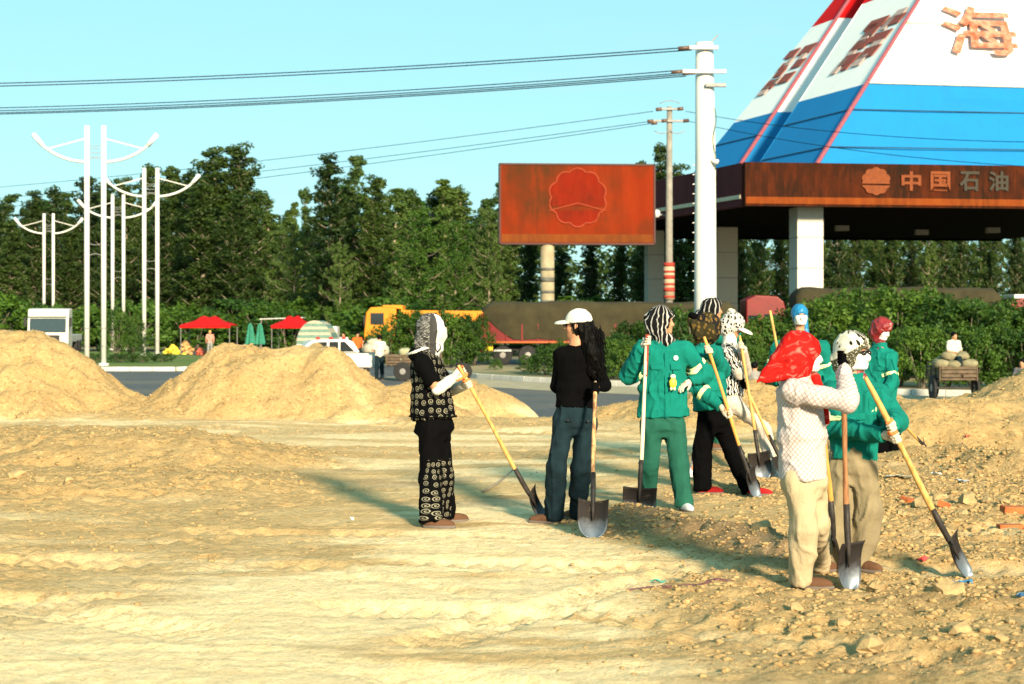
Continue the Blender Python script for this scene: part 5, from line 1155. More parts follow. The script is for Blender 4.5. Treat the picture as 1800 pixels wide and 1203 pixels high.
def build_poles():
    white = mat('white_pole_paint', (.56, .55, .52), .45, .05); grey = mat('concrete_pole_grey', (.20, .19, .165), .8, .2, 3); iron = mat('galvanised_iron', (.22, .22, .22), .5, .2); cer = mat('brown_ceramic', (.10, .06, .045), .4)
    # tall white steel pole
    d = 57.5; b = P(1240, 700, d); t = P(1238, 76, d); root = thing('power_pole', 'thick white steel power pole in front of the filling station', 'pole', (b.x, d, ROAD + .1))
    MB().tube([(b.x, d, ROAD), (b.x, d, 3), (b.x, d, 7.5), (t.x, d, t.z)], [.42, .40, .37, .32], 24).build('shaft', white, root, sm=True)
    MB().tube([(b.x, d, ROAD + .10), (b.x, d, ROAD + .22)], .62, 20).build('base_flange', white, root)
    for y, x0, x1 in ((84, 1212, 1262), (126, 1200, 1276), (150, 1240, 1276)): bev(MB().box(P((x0 + x1) / 2, y, d - .42), ((x1 - x0) / F * d, .14, .13)).build('crossarm', white if y < 140 else iron, root), .01, 1)
    for x, y in ((1214, 84), (1202, 126), (1222, 128)): MB().tube([P(x, y, d - .42), P(x - 22, y + 1.5, d - .42)], .07, 8).build('insulator', cer, root, sm=True)
    for k in range(14): MB().box(P(1220.5, 290 + k * 17, d), (.12, .04, .03)).build('step_bolt', white, root)
    MB().tube([P(1238, 80, d), P(1250, 74, d), P(1262, 62, d)], .03, 6).build('lightning_rod', iron, root, sm=True)
    MB().tube([P(1248, 283, d - .3), P(1262, 285, d - .5)], [.05, .09], 8).build('camera_lamp', white, root, sm=True)
    MB().tube([P(1256 + 3 * math.sin(k), 190 + k * 12, d - .3) for k in range(10)], .018, 5).build('down_lead', mat('green_cable', (.06, .10, .05), .6), root, sm=True)
    # grey concrete pole with three-arm head
    d = 88; b = P(1176, 640, d); t = P(1177, 188, d); root = thing('utility_pole', 'grey concrete utility pole wrapped with red notices near its foot', 'pole', (b.x, d, ROAD))
    MB().tube([(b.x, d, ROAD), (b.x, d, 6), (t.x, d, t.z)], [.24, .20, .15], 14).build('shaft', grey, root, sm=True)
    for y, x0, x1 in ((192, 1160, 1195), (213, 1148, 1204)): bev(MB().box(P((x0 + x1) / 2, y, d - .2), ((x1 - x0) / F * d, .12, .12)).build('crossarm', iron, root), .01, 1)
    for x, y in ((1158, 192), (1196, 191), (1143, 213), (1150, 216), (1206, 212), (1168, 212)): MB().tube([P(x - 5, y + 1, d - .2), P(x + 5, y, d - .2)], .10, 8).build('insulator', cer, root, sm=True)
    for x0, x1, y0, dy in ((1160, 1195, 182, -5), (1150, 1178, 230, 5), (1178, 1204, 230, 5)): MB().tube([P(x0 + (x1 - x0) * k / 8, y0 + dy * math.sin(math.pi * k / 8), d - .2) for k in range(9)], .025, 5).build('jumper_cable', iron, root, sm=True)
    pz = lambda y: P(1176, y, d).z
    sgn = MB().tube([(b.x, d, pz(527)), (b.x, d, pz(462))], .31, 16).build('notice_wrap', mat('pale_notice', (.36, .28, .19), .7, .1), root, sm=True)
    for k in range(6): MB().tube([(b.x, d, pz(524 - k * 11)), (b.x, d, pz(524 - k * 11 - (7 if k % 2 else 4)))], .316, 16).build('red_notice_stripe', mat('red_notice_ink', (.28, .03, .018), .7, .3), sgn, sm=True)
    # lamp on the billboard side
    q = P(1154, 376, 88.5); root = thing('floodlight', 'small white floodlight on a bracket right of the billboard', 'light', tuple(q)); MB().blob((0, 0, 0), (.22, .2, .24), 1, .03, 2).build('lamp_head', white, root, world=False, sm=True); MB().tube([(0, 0, 0), (.7, 0, -.15)], .05, 6).build('bracket', iron, root, world=False)
    # twin-column street lamps
    def lamp(px, d, lab):
        c = P(px, 0, d); root = thing('street_lamp', lab, 'street lamp', (c.x, d, ROAD + .13), 0, 'twin column street lamps'); hs = 11.45
        for s in (-1, 1):
            MB().tube([(s * .40, 0, 0), (s * .40, 0, hs)], .125, 16).build('column', white, root, world=False, sm=True)
            MB().tube([(s * .40, 0, 0), (s * .40, 0, .12)], .24, 12).build('base_plate', white, root, world=False)
            pts = []
            for k in range(13):
                a = math.radians(k / 12 * 62); pts.append((s * (.35 + 2.9 * math.sin(a) * 1.02), 0, 9.72 + 2.55 * (1 - math.cos(a)) * .98))
            arm = MB().tube(pts, [.075] * 9 + [.085, .095, .10, .09], 8).build('lamp_arm', white, root, world=False, sm=True)
            MB().tube([pts[9], pts[12]], [.11, .13], 8).build('lamp_head', mat('lamp_glass', (.62, .64, .62), .2), arm, world=False, sm=True)
            MB().tube([(s * .40, 0, 10.85), (pts[8][0], 0, pts[8][2])], .035, 6).build('stay_rod', white, root, world=False)
            for z in (.9, 1.75): MB().tube([(s * .40, 0, z), (s * .40, 0, z + .07)], .135, 16).build('strap', iron, root, world=False)
        for z, dz in ((10.6, -.14), (10.35, 0), (10.15, 0), (9.95, 0), (9.75, .16), (5.9, -.14), (5.2, .14)): MB().tube([(-.4 + .8 * k / 6, 0, z + dz * math.sin(math.pi * k / 6)) for k in range(7)], .016, 5).build('tie_bar', iron, root, world=False)
        return root
    lamp(167.5, 76, 'nearest twin column white street lamp with upturned arms'); lamp(265, 97, 'second twin column street lamp, right of the nearest one'); lamp(207.5, 117, 'third twin column street lamp between the two nearer ones'); lamp(85.5, 138, 'farthest twin column street lamp, leftmost above the white lorry')
def build_wires():
    wm = mat('cable_rubber', (.004, .008, .012), .9, .1, bump=0, spec=.05)
    def wire(lab, a, b, sag, r, grp):
        a, b = A3(a), A3(b); pts = [a + (b - a) * t - A3((0, 0, sag * 4 * t * (1 - t))) for t in np.linspace(0, 1, 25)]
        tag(MB().tube(pts, r, 5).build('power_cable', wm), lab, 'cable', grp)
    for y0, y1, k in ((83, 152, 'upper'), (88, 157, 'second')): wire(f'{k} of the two thick cables leaving the top of the white pole', P(1216, y0, 57.1), P(-420, y1, 70), .35, .021, 'cables from the white pole')
    for y0, y1, k in ((123, 194, 'top'), (128, 199, 'next to top'), (131, 203, 'third'), (134, 205, 'lowest')): wire(f'{k} cable of the lower bundle running left from the white pole', P(1206, y0, 57.1), P(-420, y1, 70), .4, .019, 'cables from the white pole')
    for y0, y1, k in ((196, 352, 'top'), (213, 372, 'middle'), (217, 392, 'lowest')): wire(f'{k} thin wire from the grey utility pole to the left', P(1148, y0, 87.8), P(-300, y1, 130), .5, .018, 'thin wires of the utility pole')
    for y0, y1, k in ((196, 250, 'top'), (212, 300, 'lower')): wire(f'{k} thin wire from the grey utility pole across the blue roof', P(1205, y0, 87.5), P(1960, y1, 66), .5, .016, 'thin wires of the utility pole')

# ------------------------------------------------------------------ vehicles, stalls and people beyond the mounds
RUB = mat('tyre_rubber', (.018, .018, .018), .85, .2); RIM = mat('wheel_rim', (.22, .21, .20), .5, .2, metal=.3); DGL = mat('dark_glass', (.012, .016, .02), .08, .1, bump=0, spec=.7); LORRED = mat('lorry_red_paint', (.13, .004, .004), .45, .15, 2); LORYEL = mat('lorry_yellow_paint', (.52, .19, .006), .45, .12, 2); VWHITE = mat('vehicle_white_paint', (.56, .55, .52), .3, .04, 2); CHAS = mat('chassis_black', (.02, .02, .02), .7); TAIL = mat('tail_light_red', (.45, .01, .008), .25, bump=0); TARP = mat('olive_tarpaulin', (.032, .027, .012), .95, .25, 1.5, .5, 12, bd=.03); CHROME = mat('pale_bumper', (.5, .5, .48), .3, metal=.4); PLATE = mat('yellow_number_plate', (.65, .45, .02), .5)
def wheel(root, x, y, r=.5, w=.3):
    m = MB(); n = 22; prof = ((-w / 2, r * .60), (-w / 2, r * .93), (-w * .38, r), (w * .38, r), (w / 2, r * .93), (w / 2, r * .60))
    def lathe(prof):
        V = [(pr * math.cos(2 * math.pi * k / n), a, pr * math.sin(2 * math.pi * k / n)) for a, pr in prof for k in range(n)]
        Fc = [(i * n + k, i * n + (k + 1) % n, (i + 1) * n + (k + 1) % n, (i + 1) * n + k) for i in range(len(prof) - 1) for k in range(n)]
        Fc += [tuple(range(n)), tuple(reversed(range((len(prof) - 1) * n, len(prof) * n)))]; return V, Fc
    off = lambda V: [(v[0] + x, v[1] + y, v[2] + r) for v in V]
    V, Fc = lathe(prof); t = obj('wheel', off(V), Fc, RUB, root, world=False, sm=False)
    V, Fc = lathe(((-w * .53, .04), (-w * .53, r * .25), (-w * .40, r * .55), (-w * .40, r * .61), (w * .40, r * .61), (w * .40, r * .55), (w * .53, r * .25), (w * .53, .04))); obj('rim', off(V), Fc, RIM, t, world=False)
def bx(name, c, s, m, root, b=.03, **k): return bev(MB().box(c, s, **k).build(name, m, root, world=False), b, 2)
def lorry(label, X, d, length, top, cab_h, tarp_skirt=True, white_roof=False):
    """covered articulated lorry heading right; origin at the rear end of the trailer, on the road"""
    root = thing('lorry', label, 'lorry', (X, d, ROAD), 0, 'covered red lorries'); hb = 1.15; Wd = 2.5
    bx('chassis', (length / 2 + .6, 0, .85), (length + 1.6, .9, .28), CHAS, root)
    body = bx('trailer_body', (length / 2, 0, hb + .55), (length, Wd, 1.1), LORRED, root)
    for k in range(int(length / .8)): bx('side_rib', (.4 + k * .8, -Wd / 2 - .03, hb + .50), (.09, .07, .92), LORRED, body, .01)
    bx('side_rail', (length / 2, -Wd / 2 - .03, hb + .02), (length, .10, .10), mat('orange_rail', (.30, .07, .01), .5), body, .01)
    # tarpaulin draped over the load, its lower edge drawn up at the tail corner
    rs = random.Random(int(d * 10 + X)); nx = 40; sec = 13; V = []
    for i in range(nx + 1):
        t = i / nx; x = -.06 + (length + .1) * t; hump = top - .05 + .03 * math.sin(t * 9 + X) + .03 * math.sin(t * 23); lift = max(0, 1 - t / .16) ** 2 * (top - hb - .75) if tarp_skirt else 0
        endround = .30 * (max(0, 1 - t / .05) ** 2 + max(0, 1 - (1 - t) / .03) ** 2)
        for j in range(sec):
            u = j / (sec - 1); a = (u - .5) * 2
            if abs(a) > .5: yy = math.copysign(Wd / 2 + .07 + .02 * math.sin(i * 1.7 + j), a); z0 = hb + .16 + lift + .04 * math.sin(i * .9); z1 = hump - .20 - endround; zz = z1 + (z0 - z1) * (abs(a) - .5) / .5 if z1 > z0 else z0
            else: yy = a * 2 * (Wd / 2 + .04); zz = hump - .20 * abs(a * 2) ** 4 - endround
            V.append((x, yy, zz + .015 * math.sin(i * 2.3 + j * 1.3)))
    Fc = [(i * sec + j, (i + 1) * sec + j, (i + 1) * sec + j + 1, i * sec + j + 1) for i in range(nx) for j in range(sec - 1)] + [tuple(range(sec)), tuple(reversed(range(nx * sec, (nx + 1) * sec)))]
    obj('tarpaulin', V, Fc, TARP, root, world=False, sm=True)
    bx('tailgate', (-.05, 0, hb + .75), (.10, Wd, 1.5), LORRED, root); bx('rear_bumper', (-.1, 0, .72), (.14, Wd, .16), LORRED, root)
    for s in (-1, 1): bx('tail_light', (-.16, s * .95, .95), (.06, .35, .14), TAIL, root, .01)
    bx('number_plate', (.25, -Wd / 2 - .03, .88), (.5, .03, .30), PLATE, root, .005); bx('reflector', (1.0, -Wd / 2 - .02, .74), (.9, .04, .10), CHROME, root, .005)
    for x in (1.0, 2.3, 3.6, length - 2.0): wheel(root, x, -.95, .5, .5); wheel(root, x, .95, .5, .5)
    cx = length + .55; prof = [(0, .75), (2.3, .75), (2.36, 1.5), (2.2, 2.2), (1.95, cab_h - .35), (1.6, cab_h - .06), (.5, cab_h), (.0, cab_h - .25)]
    m = MB().prism([(cx + a, b) for a, b in prof], -1.22, 1.22); cab = bev(m.build('cab', LORRED, root, world=False), .07, 3)
    bx('side_window', (cx + 1.35, -1.225, 2.25), (.85, .03, .72), DGL, cab, .02); bx('side_window', (cx + 1.35, 1.225, 2.25), (.85, .03, .72), DGL, cab, .02); bx('windscreen', (cx + 2.16, 0, 2.28), (.05, 2.1, .8), DGL, cab, .01, M=Matrix.Rotation(math.radians(-18), 3, 'Y'))
    bx('sleeper_window', (cx + .35, -1.225, 2.3), (.5, .03, .5), DGL, cab, .02); bx('mirror', (cx + 2.2, -1.4, 2.3), (.1, .2, .45), CHAS, cab, .02); bx('front_bumper', (cx + 2.35, 0, .70), (.2, 2.4, .5), LORRED, cab, .04)
    if white_roof: bx('roof_fairing', (cx + .9, 0, cab_h + .08), (1.3, 1.9, .22), VWHITE, cab, .05)
    wheel(root, cx + 1.3, -1.05, .5, .32); wheel(root, cx + 1.3, 1.05, .5, .32)
def build_vehicles():
    lorry('red lorry with olive tarpaulin and yellow number plate behind the low shrubs', P(850, 0, 83).x, 83.3, 13.0, 3.32, 3.6); lorry('red lorry with white roof fairing and tarpaulin behind the tall hedge', P(1398, 0, 83).x, 83.3, 10.4, 4.05, 3.45, False, True)
    # yellow dump truck heading left
    X = P(643, 0, 87).x; root = thing('dump_truck', 'yellow dump truck half hidden behind green shrubs', 'dump truck', (X, 87, ROAD))
    cab = bev(MB().prism([(0, .7), (1.75, .7), (1.75, 2.95), (1.4, 3.05), (.35, 3.0), (.12, 2.7), (.02, 1.7)], -1.2, 1.2).build('cab', LORYEL, root, world=False), .07, 3)
    for s in (-1, 1): bx('side_window', (.72, s * 1.205, 2.38), (.72, .03, .62), DGL, cab, .03); bx('mirror', (.05, s * 1.4, 2.3), (.10, .22, .5), CHAS, cab, .02)
    bx('windscreen', (.10, 0, 2.3), (.05, 2.0, .8), DGL, cab, .01, M=Matrix.Rotation(math.radians(12), 3, 'Y')); bx('front_bumper', (-.05, 0, .75), (.2, 2.4, .4), LORYEL, cab, .04)
    for s in (-1, 1): bx('headlight', (-.02, s * .9, 1.1), (.08, .3, .2), CHROME, cab, .02)
    bd = bev(MB().prism([(1.0, 3.12), (2.1, 3.12), (2.1, 2.85), (6.6, 2.80), (6.4, 1.3), (2.0, 1.3), (2.0, 2.9), (1.0, 3.0)], -1.22, 1.22).build('tipper_body', LORYEL, root, world=False), .04, 2)
    for k in range(6): bx('body_rib', (2.3 + k * .78, -1.26, 2.05), (.12, .10, 1.4), LORYEL, bd, .01)
    bx('chassis', (3.4, 0, .95), (6.0, .9, .3), CHAS, root)
    for x in (1.0, 4.2, 5.5): wheel(root, x, -1.0, .52, .4); wheel(root, x, 1.0, .52, .4)
    # white lorry seen from the front
    X = P(84, 0, 104).x; root = thing('truck', 'white heavy truck facing the camera behind the left mound', 'truck', (X, 104, ROAD), math.radians(8)); w = 1.3
    cab = bev(MB().prism([(0, .55), (0, 1.5), (.12, 2.5), (.4, 3.05), (2.0, 3.1), (2.0, .55)], -w, w, 'x').build('cab', VWHITE, root, world=False), .08, 3)
    # prism on the x axis: first coordinate is y
    bx('windscreen', (0, .02, 1.98), (2.3, .06, .92), mat('sky_glass', (.03, .05, .06), .15, .1, bump=0, spec=.25), cab, .03, M=Matrix.Rotation(math.radians(-7), 3, 'X')); bx('sun_visor', (0, .02, 2.66), (2.45, .35, .22), VWHITE, cab, .04); bx('grille', (0, -.03, 1.12), (1.5, .06, .45), CHAS, cab, .02); bx('bumper', (0, -.08, .62), (2.6, .25, .42), VWHITE, cab, .06)
    for s in (-1, 1): bx('headlight', (s * .98, -.21, .68), (.42, .06, .2), CHROME, cab, .02); bx('mirror', (s * 1.45, .0, 2.2), (.16, .12, .6), CHAS, cab, .03); wheel_x = s * 1.05
    bx('cargo_bed', (0, 5.2, 1.1), (2.3, 6.0, .5), mat('grey_cargo_box', (.35, .36, .36), .6), root, .04)
    for y in (.9, 5.8, 7.2):
        for s in (-1, 1):
            o = MB().tube([(s * 1.0 - .17, y, .5), (s * 1.0 + .17, y, .5)], .5, 20).build('wheel', RUB, root, world=False)
    # white pickup heading left, tail to the right
    d = 62.0; X = P(560, 0, d).x; root = thing('pickup', 'white pickup with three red roof lamps behind the middle mound', 'pickup', (X, d, ROAD), math.radians(14))
    prof = [(-2.5, .45), (-2.45, .95), (-1.3, 1.05), (-.75, 1.02), (2.35, 1.0), (2.4, .45)]; body = bev(MB().prism(prof, -.85, .85).build('body', VWHITE, root, world=False), .06, 3)
    cabp = [(-.95, 1.03), (-.35, 1.52), (1.0, 1.56), (1.25, 1.46), (1.52, 1.03)]; cb = bev(MB().prism(cabp, -.76, .76).build('cab', VWHITE, root, world=False), .06, 3)
    for s in (-1, 1):
        for a in ([(-.62, 1.08), (-.22, 1.44), (.22, 1.46), (.22, 1.08)], [(.32, 1.08), (.32, 1.46), (.92, 1.46), (1.30, 1.08)]): MB().prism(a, s * .765, s * .775).build('side_window', DGL, cb, world=False)
        for x in (-.2, .27, .7): bx('window_bar', (x, s * .79, 1.27), (.07, .02, .42), VWHITE, cb, .005)
        bx('tail_light', (2.40, s * .74, .82), (.06, .16, .24), TAIL, body, .01); bx('wheel_arch', (1.55, s * .855, .62), (.9, .02, .22), VWHITE, body, .01)
        wheel(root, -1.65, s * .72, .33, .22); wheel(root, 1.55, s * .72, .33, .22)
    for k in range(3): bx('roof_lamp', (-.1 + k * .5, -.6, 1.60), (.14, .14, .09), TAIL, cb, .02)
    bx('rear_bumper', (2.46, 0, .50), (.12, 1.6, .16), VWHITE, body, .03); bx('bed_floor', (1.9, 0, 1.006), (.85, 1.5, .02), CHAS, body, .003); bx('bumper_lamp', (2.53, -.45, .50), (.02, .12, .06), TAIL, body, .003)
    # small truck with a rounded striped cover
    d = 92.0; X = P(553, 0, d).x; root = thing('covered_truck', 'small truck with rounded striped canvas cover beside the red tent', 'truck', (X, d, ROAD)); st1 = mat('teal_canvas', (.11, .20, .165), .8); st2 = mat('cream_canvas', (.34, .32, .24), .8)
    n = 13; R = 1.05
    for k in range(n):
        a0 = math.pi * k / n; a1 = math.pi * (k + 1) / n; q = lambda a, r, y: (r * math.cos(a), y, .95 + 1.35 * math.sin(a) * r / R)
        V = [q(a0, R, 0), q(a1, R, 0), q(a1, R, 3.0), q(a0, R, 3.0), q(a0, R - .05, 0), q(a1, R - .05, 0), q(a1, R - .05, 3.0), q(a0, R - .05, 3.0)]; obj('cover_strip', V, [(0, 1, 2, 3), (7, 6, 5, 4), (0, 4, 5, 1), (2, 6, 7, 3), (0, 3, 7, 4), (1, 5, 6, 2)], st1 if k % 2 else st2, root, world=False)
    nb = 8
    for k in range(nb):
        z0 = .95 + 1.33 * k / nb; z1 = .95 + 1.33 * (k + 1) / nb - .008; hw = lambda z: R * math.sqrt(max(.0, 1 - ((z - .95) / 1.36) ** 2)) - .02
        obj('cover_strip', [(-hw(z0), -.02, z0), (hw(z0), -.02, z0), (hw(z1), -.02, z1), (-hw(z1), -.02, z1), (-hw(z0), .02, z0), (hw(z0), .02, z0), (hw(z1), .02, z1), (-hw(z1), .02, z1)], [(0, 1, 2, 3), (7, 6, 5, 4), (0, 4, 5, 1), (1, 5, 6, 2), (2, 6, 7, 3), (3, 7, 4, 0)], (st1, st2)[k % 2], root, world=False)
    bx('truck_bed', (0, 1.5, .78), (2.1, 3.1, .30), VWHITE, root, .03); bx('cab', (0, 3.9, 1.2), (1.9, 1.5, 1.5), VWHITE, root, .1)
    for s in (-1, 1):
        for y in (.7, 3.9): MB().tube([(s * .85 - .12, y, .36), (s * .85 + .12, y, .36)], .36, 18).build('wheel', RUB, root, world=False)
    # red market tents
    redc = cloth('red_tent_canvas', (.40, .006, .008), .1)
    def tent(px, d, w, lab, peaks=2):
        X = P(px, 0, d).x; root = thing('market_tent', lab, 'tent', (X, d, ROAD), 0, 'red market tents'); nx, ny = 21, 11; V = []
        for i in range(nx):
            for j in range(ny):
                u = i / (nx - 1) * 2 - 1; v = j / (ny - 1) * 2 - 1; e = max(abs(u) ** 1.2, abs(v) ** 1.2); pk = max(math.exp(-((u - s) / .22) ** 2) for s in (-.28, .28)) if peaks == 2 else math.exp(-(u / .25) ** 2)
                V.append((u * w / 2, v * 1.5, 1.98 + .46 * (1 - e) ** .8 + .30 * pk * math.exp(-(v / .5) ** 2) * (1 - e)))
        o = obj('canopy', V, np.array([(i * ny + j, (i + 1) * ny + j, (i + 1) * ny + j + 1, i * ny + j + 1) for i in range(nx - 1) for j in range(ny - 1)]), redc, root, world=False, sm=True); so = o.modifiers.new('t', 'SOLIDIFY'); so.thickness = .03
        for a, b in ((-1, -1.5), (1, -1.5)): bx('valance', (0, b, 1.90), (w, .02, .18), redc, root, .004); break
        for sx in (-1, 1):
            for sy in (-1, 1): MB().tube([(sx * w * .48, sy * 1.45, 0), (sx * w * .48, sy * 1.45, 2.0)], .025, 6).build('leg', RIM, root, world=False)
    tent(368, 105, 3.3, 'red market tent with two peaks behind the middle mound, left one'); tent(516, 100, 2.4, 'smaller red market tent next to the striped truck cover')
    # folded green parasols
    for px, lab in ((440, 'left of two folded green parasols at the stalls'), (457, 'right of two folded green parasols at the stalls')):
        X = P(px, 0, 104).x; root = thing('parasol', lab, 'parasol', (X, 104, ROAD), 0, 'folded parasols'); MB().tube([(0, 0, 0), (0, 0, 2.15)], .03, 8).build('pole', RIM, root, world=False)
        V = []; ns = 16
        for i, (z, r) in enumerate(((.75, .30), (1.0, .27), (1.5, .19), (1.95, .13), (2.12, .03))):
            for k in range(ns): a = 2 * math.pi * k / ns; rr = r * (1 + .22 * (-1) ** k); V.append((rr * math.cos(a), rr * math.sin(a), z))
        obj('folded_canopy', V, [(i * ns + k, i * ns + (k + 1) % ns, (i + 1) * ns + (k + 1) % ns, (i + 1) * ns + k) for i in range(4) for k in range(ns)] + [tuple(reversed(range(ns)))], cloth('green_parasol_cloth', (.03, .17, .115), .2), root, world=False)
    # goods on the ground by the stalls
    for px, d, w, h, col, nm, lab in ((303, 103, 1.5, .70, (.62, .46, .04), 'melon_heap', 'yellow heap of melons left of the red tent'), (327, 106, 1.3, .95, (.42, .24, .09), 'produce_heap', 'orange brown heap of produce under the red tent'), (402, 101, 1.2, .60, (.68, .42, .03), 'melon_heap', 'yellow heap of melons right of the red tent'), (430, 102, 1.4, .72, (.35, .33, .22), 'sack_heap', 'grey heap of sacks below the folded parasols'), (352, 104, .8, .45, (.45, .10, .06), 'produce_heap', 'small reddish heap of fruit before the tent legs')):
        X = P(px, 0, d).x; root = thing(nm, lab, nm.split('_')[1], (X, d, ROAD)); rs = random.Random(px); n = 26
        for k in range(n):
            lv = k / n; a = rs.uniform(0, 6.28); rr = w / 2 * (1 - lv) * rs.random() ** .5; MB().blob((rr * math.cos(a), rr * math.sin(a) * .8, .10 + (h - .14) * lv), (.17, .15, .13), k + px, .1).build(nm.split('_')[0], mat('goods_%d' % px, col, .6, .3, 4), root, world=False, sm=True)
    # awning behind the second tent
    q = P(497, 560, 108); root = thing('stall_awning', 'thin white awning behind the smaller red tent', 'awning', (q.x, 108, ROAD)); bx('awning_sheet', (0, 0, q.z - ROAD), (2.9, 1.6, .06), mat('grey_white_sheet', (.5, .5, .48), .7), root, .01, M=Matrix.Rotation(math.radians(-2), 3, 'Y'))
    for s in (-1, 1): MB().tube([(s * 1.35, -.7, 0), (s * 1.35, -.7, q.z - ROAD)], .03, 6).build('post', RIM, root, world=False)
    # cargo tricycle with pale sacks by the pickup
    sackm = cloth('pale_green_sack', (.27, .27, .17), .25); woodm = mat('weathered_cart_wood', (.10, .07, .045), .85, .35, 5)
    def cart(lab, px, d, rz, wb=1.0, lb=1.7):
        X = P(px, 0, d).x; root = thing('cargo_tricycle', lab, 'tricycle', (X, d, ROAD), rz, 'cargo tricycles'); bx('bed', (0, 0, .62), (lb, wb, .06), woodm, root, .01)
        for s in (-1, 1):
            for k in range(3): bx('side_board', (0, s * wb / 2, .72 + k * .11), (lb, .03, .09), woodm, root, .005)
            for x in (-lb / 2, -lb / 6, lb / 6, lb / 2): bx('stake', (x, s * (wb / 2 + .03), .78), (.05, .04, .42), woodm, root, .005)
            wheel(root, -.3, s * (wb / 2 + .12), .36, .08)
        for k in range(3): bx('end_board', (-lb / 2 - .03, 0, .72 + k * .11), (.03, wb, .09), woodm, root, .005)
        MB().tube([(lb / 2, 0, .55), (lb / 2 + .5, 0, .5), (lb / 2 + .85, 0, .75), (lb / 2 + .95, 0, .36)], .025, 8).build('frame', CHAS, root, world=False, sm=True); wheel(root, lb / 2 + .95, 0, .34, .06)
        MB().tube([(lb / 2 + .8, -.3, 1.05), (lb / 2 + .85, 0, 1.0), (lb / 2 + .8, .3, 1.05)], .018, 6).build('handlebar', CHAS, root, world=False, sm=True); bx('axle', (-.3, 0, .36), (.06, wb + .2, .06), CHAS, root, .01); return root
    def sacks(px, d, z0, spots, lab, sz=(.30, .22, .17), m=sackm):
        for k, (dx, dy, dz) in enumerate(spots):
            c = P(px, 0, d); q = (c.x + dx, d + dy, ROAD + z0 + dz); o = MB().blob((0, 0, 0), sz, k * 7 + px, .14, 3).build('sack', m); o.location = q; o.rotation_euler = (0, 0, k * 1.3); tag(o, lab, 'sack', lab[:60])
            smooth(o.data)
    cart('brown cargo tricycle loaded with pale sacks right of the white pickup', 728, 60.5, math.radians(-8), 1.1, 1.9); sacks(728, 60.5, .80, ((-.7, -.2, 0), (-.35, -.25, .02), (0, -.2, 0), (.4, -.2, .0), (.72, -.15, 0), (-.5, .2, .05), (0, .2, .05), (.5, .2, .05), (-.35, 0, .28), (.1, 0, .28), (.45, .05, .26)), 'pale green sack heaped on the tricycle by the pickup')
    cart('grey cargo tricycle seen from behind on the road at right', 1672, 45.5, math.radians(90), .98, 1.5); sacks(1672, 45.5, 1.02, ((-.42, -.6, .02), (-.1, -.62, .0), (.32, -.6, .03), (-.35, -.2, .08), (.3, -.2, .06), (-.18, -.45, .24), (.18, -.45, .24)), 'olive sack heaped on the tricycle at the right', (.27, .22, .14), cloth('olive_sack', (.20, .18, .11), .25)); sacks(1690, 52, .2, (), 'x')
    sacks(610, 64, 1.1, ((.9, 0, 0), (1.25, .1, .05), (1.05, .3, .22), (1.4, .3, -.05)), 'pale bundle standing up behind the pickup bed', (.32, .28, .26), cloth('cream_bundle', (.33, .31, .24), .2))
    # people in the distance, standing or seated
    def far_person(lab, px, d, gz, hgt, yaw, topm, trm, sit=False, hair=HAIR, arms_front=False):
        s = hgt / 1.7; k = F / d; X = (px - CX) / k; fy = math.radians(yaw); f = A3((math.sin(fy), -math.cos(fy), 0)); l = A3((math.cos(fy), math.sin(fy), 0))
        def pj(o): q = A3((X, d, gz)) + o; return (CX + q[0] / q[1] * F, HY - (q[2] - HC) / q[1] * F, q[1] - d)
        j = lambda a, b, z: pj((l * a + f * b) * s + A3((0, 0, z * s)))
        if sit: dz = -.42; legs = [[j(k_ * .09, 0, .48), j(k_ * .11, .40, .50), None, yaw] for k_ in (-1, 1)]
        else: dz = 0; legs = [[j(k_ * .09, 0, .90), j(k_ * .10, .03, .49), None, yaw] for k_ in (-1, 1)]
        for i, k_ in enumerate((-1, 1)):
            q = A3((X, d, gz)) + (l * k_ * .11 + f * (.42 if sit else 0)) * s; legs[i][2] = (CX + q[0] / q[1] * F, HY - (gz - HC) / q[1] * F)
        ar = [[j(k_ * .18, 0, 1.40 + dz), j(k_ * .25, .05, 1.12 + dz), j(k_ * (.12 if arms_front else .24), .25 if arms_front else .12, (1.10 if arms_front else .90) + dz)] for k_ in (-1, 1)]
        hair_ = lambda c: skin('hair', lambda p: np.maximum(ell((p - c['hc']) @ c['R'].T, (0, -.018, .035), (.086, .102, .10)), -ell((p - c['hc']) @ c['R'].T, (0, .13, -.03), (.09, .10, .09))), [c['hc']], .15, .014, hair, c['root'], .003, 20, 1, 1)
        person(lab, d, j(0, .03, 1.585 + dz), yaw, j(0, 0, 1.47 + dz), ar, legs, dict(hem=j(0, 0, .86 + dz + (.05 if sit else 0)), hemsize=(.185 * s, .13 * s), chest=(.18 * s, .115 * s), mat=topm, name='shirt', end=(-.1, -.1)), dict(mat=trm), gz=gz, skinh=.024, res=2.0, group='people in the distance', extras=[hair_], eyes=False)
    tee = cloth('white_shirt_cotton', (.48, .45, .38), .05)
    far_person('person in white shirt and jeans standing at the tail of the pickup', 667, 61.2, ROAD, 1.72, 200, tee, JEAN, arms_front=True); far_person('person in orange shirt standing beyond the pickup roof', 628, 78, ROAD, 1.70, 20, cloth('orange_shirt', (.68, .10, .02)), JEAN); far_person('person in pale grey shirt standing beside the orange shirt', 604, 79, ROAD, 1.70, -15, cloth('grey_shirt', (.45, .45, .43)), JEAN)
    far_person('person in red and white clothes by the red tent', 369, 102, ROAD, 1.65, 10, cloth('pale_red_shirt', (.55, .22, .17), .4), cloth('grey_trousers', (.2, .2, .2)), hair=cloth('straw_hat', (.60, .34, .08))); far_person('person in white shirt riding on the loaded tricycle at right', 1676, 45.2, ROAD + .72, 1.62, 25, tee, JEAN, True, arms_front=True)
